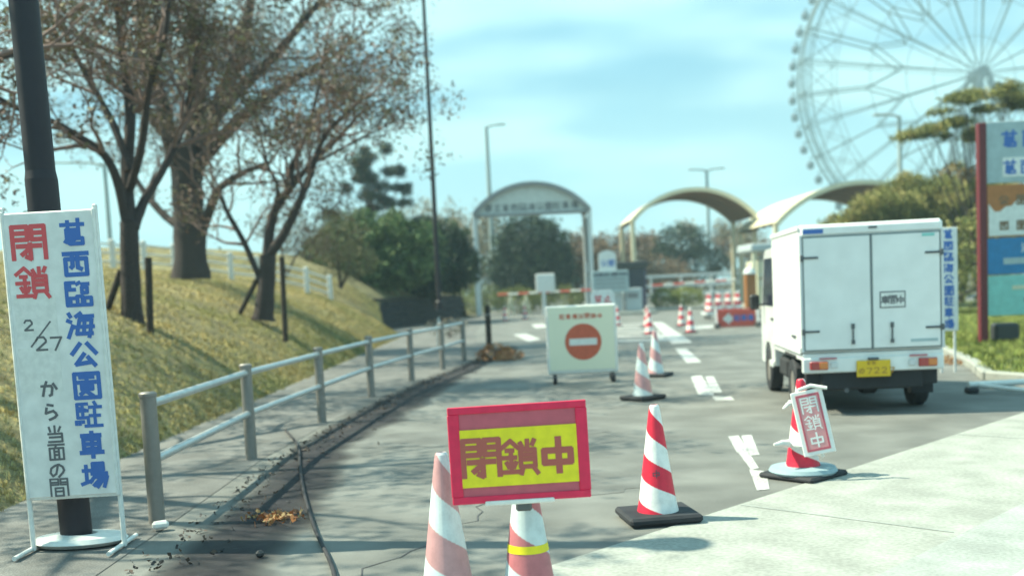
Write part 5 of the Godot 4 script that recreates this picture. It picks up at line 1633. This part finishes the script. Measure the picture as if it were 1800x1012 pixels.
	for sx: float in [-1.0, 1.0]:
		var wn := MB.new()
		wn.slab(PackedVector2Array([Vector2(-2.12, 1.08), Vector2(-2.12, 1.66), Vector2(-2.80, 1.66), Vector2(-3.08, 1.08)]), 0.008, Transform3D(Basis(Vector3(0, 0, 1), Vector3.UP, Vector3.RIGHT), Vector3(sx * 0.68 - 0.004 + sx * 0.003, 0, 0)))
		part("side_window", wn, mats["dark_glass"], t)
		var mi := part("mirror", one_box(Vector3(sx * 0.80, 1.12, -2.98), Vector3(0.12, 0.20, 0.07), 0.025), mats["dark_plastic"], t)
		part("mirror_arm", one_box(Vector3(sx * 0.71, 1.08, -3.0), Vector3(0.12, 0.025, 0.025)), mats["dark_plastic"], mi)
		part("door_handle", one_box(Vector3(sx * 0.688, 0.92, -2.2), Vector3(0.02, 0.03, 0.14), 0.005), mats["dark_plastic"], t)
		part("door_seam", one_box(Vector3(sx * 0.6805, 0.85, -2.10), Vector3(0.004, 0.9, 0.01)), mats["seam"], t)
		part("fender_trim", one_box(Vector3(sx * 0.70, 0.38, -2.2), Vector3(0.03, 0.08, 0.24), 0.01), mats["car_white"], t)
	part("rear_window", one_box(Vector3(0, 1.45, -2.035), Vector3(0.9, 0.3, 0.01)), mats["dark_glass"], t)
	var ws := MB.new()
	ws.face([Vector3(-0.62, 1.68, -2.885), Vector3(0.62, 1.68, -2.885), Vector3(0.64, 1.06, -3.206), Vector3(-0.64, 1.06, -3.206)], Vector3(0, 0.45, -0.9).normalized())
	part("windscreen", ws, mats["dark_glass"], t)

func near_signs() -> void:
	# lamp pole at the left edge with its banner
	var p := thing("dark_pole", "thick dark brown lamp pole behind the white vertical banner", "pole", Vector3(-2.70, 0.004, -6.28))
	p.rotation_degrees.z = 1.0
	var pm := MB.new()
	pm.lathe([Vector2(0.092, 0.0), Vector2(0.092, 2.2), Vector2(0.084, 2.25), Vector2(0.08, 4.3), Vector2(0.12, 4.34), Vector2(0.16, 4.55), Vector2(0.05, 4.62), Vector2(0, 4.63)], 26)
	part("shaft", pm, mats["pole_brown"], p)
	var pb := MB.new()
	pb.lathe([Vector2(0.125, 0), Vector2(0.125, 0.015), Vector2(0.095, 0.03)], 20)
	part("collar", pb, mats["pole_brown"], p)
	var b := thing("vertical_banner", "tall white banner with blue and red vertical text before the dark pole", "banner", Vector3(-2.63, 0, -6.10), 1.0)
	var bas := Basis(Vector3.BACK, deg_to_rad(0.6))
	part("panel", one_box(Vector3(0, 1.165, 0), Vector3(0.535, 1.67, 0.02), 0.008, bas), mats["white_panel"], b)
	for sx: float in [-1.0, 1.0]:
		part("leg", one_box(Vector3(sx * 0.268, 1.02, -0.014), Vector3(0.026, 2.02, 0.026), 0.006, bas), mats["frame_white"], b)
		part("edge_strip", one_box(Vector3(sx * 0.262, 1.165, 0.006), Vector3(0.016, 1.68, 0.022), 0.004, bas), mats["frame_white"], b)
		var ft := MB.new()
		ft.bar(Vector3(sx * 0.268, 0.025, -0.25), Vector3(sx * 0.268, 0.025, 0.22), 0.014, 8)
		part("foot", ft, mats["frame_white"], b)
	part("lower_rail", one_box(Vector3(0, 0.33, -0.012), Vector3(0.53, 0.026, 0.026), 0.005, bas), mats["frame_white"], b)
	var at := Transform3D(bas, Vector3(0, 1.165, 0.0115))
	var w := MB.new()
	w.write("葛西臨海公園駐車場", 0.150, 0.0235, at * Transform3D(Basis(), Vector3(0.135, 0.705, 0)), Vector2(0, -0.177))
	part("blue_lettering", w, mats["ink_blue"], b)
	var r := MB.new()
	r.write("閉鎖", 0.185, 0.029, at * Transform3D(Basis(), Vector3(-0.12, 0.66, 0)), Vector2(0, -0.225))
	part("red_lettering", r, mats["ink_red"], b)
	var d := MB.new()
	d.write("2", 0.065, 0.010, at * Transform3D(Basis(), Vector3(-0.165, 0.185, 0)), Vector2(0.06, 0))
	d.write("/", 0.14, 0.009, at * Transform3D(Basis(), Vector3(-0.10, 0.13, 0)), Vector2(0.06, 0))
	d.write("27", 0.085, 0.011, at * Transform3D(Basis(), Vector3(-0.10, 0.075, 0)), Vector2(0.085, 0))
	d.write("から", 0.095, 0.014, at * Transform3D(Basis(), Vector3(-0.085, -0.19, 0)), Vector2(0, -0.135))
	d.write("当面の間", 0.10, 0.012, at * Transform3D(Basis(), Vector3(-0.075, -0.46, 0)), Vector2(0, -0.105))
	part("black_lettering", d, mats["ink_grey"], b)
	for y: float in [0.25, -0.06]:
		part("paper_patch", one_box(Vector3(-0.12, 1.165 + y - 0.02, 0.0102), Vector3(0.24, 0.26, 0.0012), 0, bas), mats["frame_white"], b)
	var sb := MB.new()
	var prof := [Vector2(0, 0.012), Vector2(0.24, 0.012), Vector2(0.27, 0.035), Vector2(0.25, 0.062), Vector2(0.10, 0.075), Vector2(0.094, 0.06)]
	sb.lathe(prof, 28, Transform3D(Basis.from_scale(Vector3(1.05, 1, 0.62)), Vector3(-2.66, 0.003, -6.24)))
	solo("weight_bag", sb, mats["frame_white"], "flat white weight lying round the foot of the dark pole", "weight bag")
	var pk := MB.new()
	pk.box(Vector3(-2.28, 0.04, -6.55), Vector3(0.10, 0.05, 0.06), Basis(Vector3.UP, 0.5), 0.015)
	solo("white_stone", pk, mats["frame_white"], "small white stone between the banner foot and first fence post", "stone")
	var rk := MB.new()
	rk.box(Vector3(-1.45, 0.025, -5.72), Vector3(0.05, 0.04, 0.04), Basis(Vector3.UP, 0.8), 0.014)
	solo("dark_stone", rk, mats["dark_plastic"], "small dark stone on the road below the orange leaves", "stone")
	# red closure sign on its cone
	var faded := stripes("cone_sign", 5, Color(0.50, 0.16, 0.18), Color(0.60, 0.70, 0.71), -1.0, 2.0, 0.75)
	var c := cone("faded striped cone that carries the red closure sign", Vector3(0.035, 0.0, -4.66), 200.0, faded, mats["rubber"], 0, "red and white traffic cones")
	var yb := MB.new()
	yb.lathe([Vector2(0.096, 0.245), Vector2(0.0905, 0.28)], 24)
	part("yellow_band", yb, mats["sign_yellow"], c)
	var s := thing("closure_sign", "red bordered sign with yellow field reading closed, on a cone", "sign", Vector3(0.015, 0, -4.48), 0.0)
	var sbz := Basis(Vector3.BACK, deg_to_rad(0.9)) * Basis(Vector3.RIGHT, deg_to_rad(-3))
	var cc := Vector3(0, 0.72, 0)
	part("panel", one_box(cc, Vector3(0.60, 0.41, 0.012), 0.004, sbz), mats["sign_pink"], s)
	for q in [[0.0, 0.195, 0.60, 0.032], [0.0, -0.195, 0.60, 0.032], [-0.277, 0.0, 0.05, 0.358], [0.277, 0.0, 0.05, 0.358]]:
		part("border", one_box(cc + sbz * Vector3(q[0], q[1], 0.009), Vector3(q[2], q[3], 0.010), 0.003, sbz), mats["sign_red"], s)
	part("yellow_field", one_box(cc + sbz * Vector3(0, -0.015, 0.0085), Vector3(0.505, 0.25, 0.006), 0, sbz), mats["sign_yellow"], s)
	var lw := MB.new()
	lw.write("閉鎖中", 0.155, 0.026, Transform3D(sbz, cc + sbz * Vector3(-0.165, -0.015, 0.0125)), Vector2(0.165, 0))
	part("lettering", lw, mats["ink_maroon"], s)
	part("lower_clip", one_box(cc + sbz * Vector3(-0.01, -0.212, 0.012), Vector3(0.30, 0.02, 0.02), 0.004, sbz), mats["frame_white"], s)
	part("bracket", one_box(cc + Vector3(0.01, -0.235, -0.05), Vector3(0.07, 0.05, 0.10), 0.008), mats["hinge"], s)
	# vertical sign behind the truck
	var v := thing("vertical_sign", "narrow white vertical sign with blue text beside the truck", "sign", Vector3(5.89, 0.09, -14.0), -2.0)
	part("panel", one_box(Vector3(0, 1.2, 0), Vector3(0.25, 1.38, 0.03), 0.006), mats["white_panel"], v)
	for sx: float in [-0.09, 0.09]:
		part("leg", one_box(Vector3(sx, 0.45, -0.03), Vector3(0.025, 1.0, 0.025)), mats["gate_white"], v)
	var vw := MB.new()
	vw.write("葛西臨海公園駐車場", 0.122, 0.021, Transform3D(Basis(), Vector3(0.0, 1.80, 0.0165)), Vector2(0, -0.149))
	part("lettering", vw, mats["ink_blue"], v)
	# big information board
	var i := thing("information_board", "big information board of stacked panels on maroon posts", "sign board", Vector3(8.44, 0.09, -18.6), -3.0)
	for x: float in [0.0, 3.0]:
		part("post", one_box(Vector3(x, 1.93, 0), Vector3(0.14, 3.86, 0.14), 0.012), mats["maroon"], i)
	var rows := [[3.87, 2.80, "board_grey"], [2.77, 1.86, "board_brown"], [1.84, 1.20, "board_blue"], [1.18, 0.47, "board_teal"]]
	for q in rows:
		part("panel", one_box(Vector3(1.5, (q[0] + q[1]) / 2, 0.01), Vector3(2.86, q[0] - q[1], 0.06), 0.01), mats[q[2]], i)
	part("white_strip", one_box(Vector3(1.6, 3.07, 0.044), Vector3(2.5, 0.34, 0.008)), mats["white_panel"], i)
	var iw := MB.new()
	iw.write("葛西臨海公園", 0.29, 0.045, Transform3D(Basis(), Vector3(0.47, 3.56, 0.041)), Vector2(0.36, 0))
	iw.write("葛西臨海公園", 0.25, 0.034, Transform3D(Basis(), Vector3(0.47, 3.07, 0.0485)), Vector2(0.30, 0))
	part("lettering", iw, mats["ink_blue"], i)
	var wavy := PackedVector2Array([Vector2(0.1, 1.88), Vector2(2.9, 1.88)])
	for k in 29:
		wavy.append(Vector2(2.9 - k * 0.1, 2.40 + 0.09 * sin(k * 0.9) + 0.04 * sin(k * 2.3)))
	var wm := MB.new()
	wm.slab(wavy, 0.006, Transform3D(Basis(), Vector3(0, 0, 0.041)))
	part("white_wave", wm, mats["white_panel"], i)
	var it := MB.new()
	it.write("公園 海西", 0.16, 0.026, Transform3D(Basis(), Vector3(0.36, 2.5, 0.049)), Vector2(0.30, 0))
	it.write("西園 臨海", 0.16, 0.026, Transform3D(Basis(), Vector3(0.36, 2.06, 0.049)), Vector2(0.30, 0))
	part("dark_lettering", it, mats["soffit_brown"], i)
	part("pale_band", one_box(Vector3(1.5, 1.43, 0.043), Vector3(2.3, 0.11, 0.006), 0.02), mats["board_grey"], i)
	var iu := MB.new()
	iu.write("海", 0.16, 0.02, Transform3D(Basis(), Vector3(0.75, 1.66, 0.042)), Vector2(0.2, 0))
	part("pale_lettering", iu, mats["white_panel"], i)
	part("text_band", one_box(Vector3(1.6, 0.96, 0.043), Vector3(2.2, 0.07, 0.006)), mats["cream"], i)
	part("text_band", one_box(Vector3(1.7, 0.74, 0.043), Vector3(2.0, 0.07, 0.006)), mats["gate_grey"], i)
	part("cable_box", one_box(Vector3(0.42, 0.17, -0.1), Vector3(0.42, 0.32, 0.3), 0.04), mats["dark_plastic"], i)
	# small grey post on the lawn
	var gp := thing("lawn_post", "thin grey post on the lawn between vertical sign and board", "post", Vector3(7.3, 0.09, -18.0))
	var gm := MB.new()
	gm.lathe([Vector2(0.05, 0), Vector2(0.05, 1.35), Vector2(0, 1.38)], 12)
	part("shaft", gm, mats["lamp_grey"], gp)
	part("cap", one_box(Vector3(0, 1.34, 0), Vector3(0.12, 0.05, 0.12), 0.015), mats["lamp_grey"], gp)
	var bx := thing("dark_bollard", "dark bollard standing behind the narrow vertical sign", "bollard", Vector3(7.0, 0.09, -20.6))
	var bm := MB.new()
	bm.lathe([Vector2(0.09, 0), Vector2(0.09, 0.75), Vector2(0.06, 0.82), Vector2(0, 0.84)], 14)
	part("shaft", bm, mats["dark_plastic"], bx)
	part("band", one_box(Vector3(0, 0.6, 0), Vector3(0.19, 0.05, 0.19), 0.02), mats["gate_white"], bx)
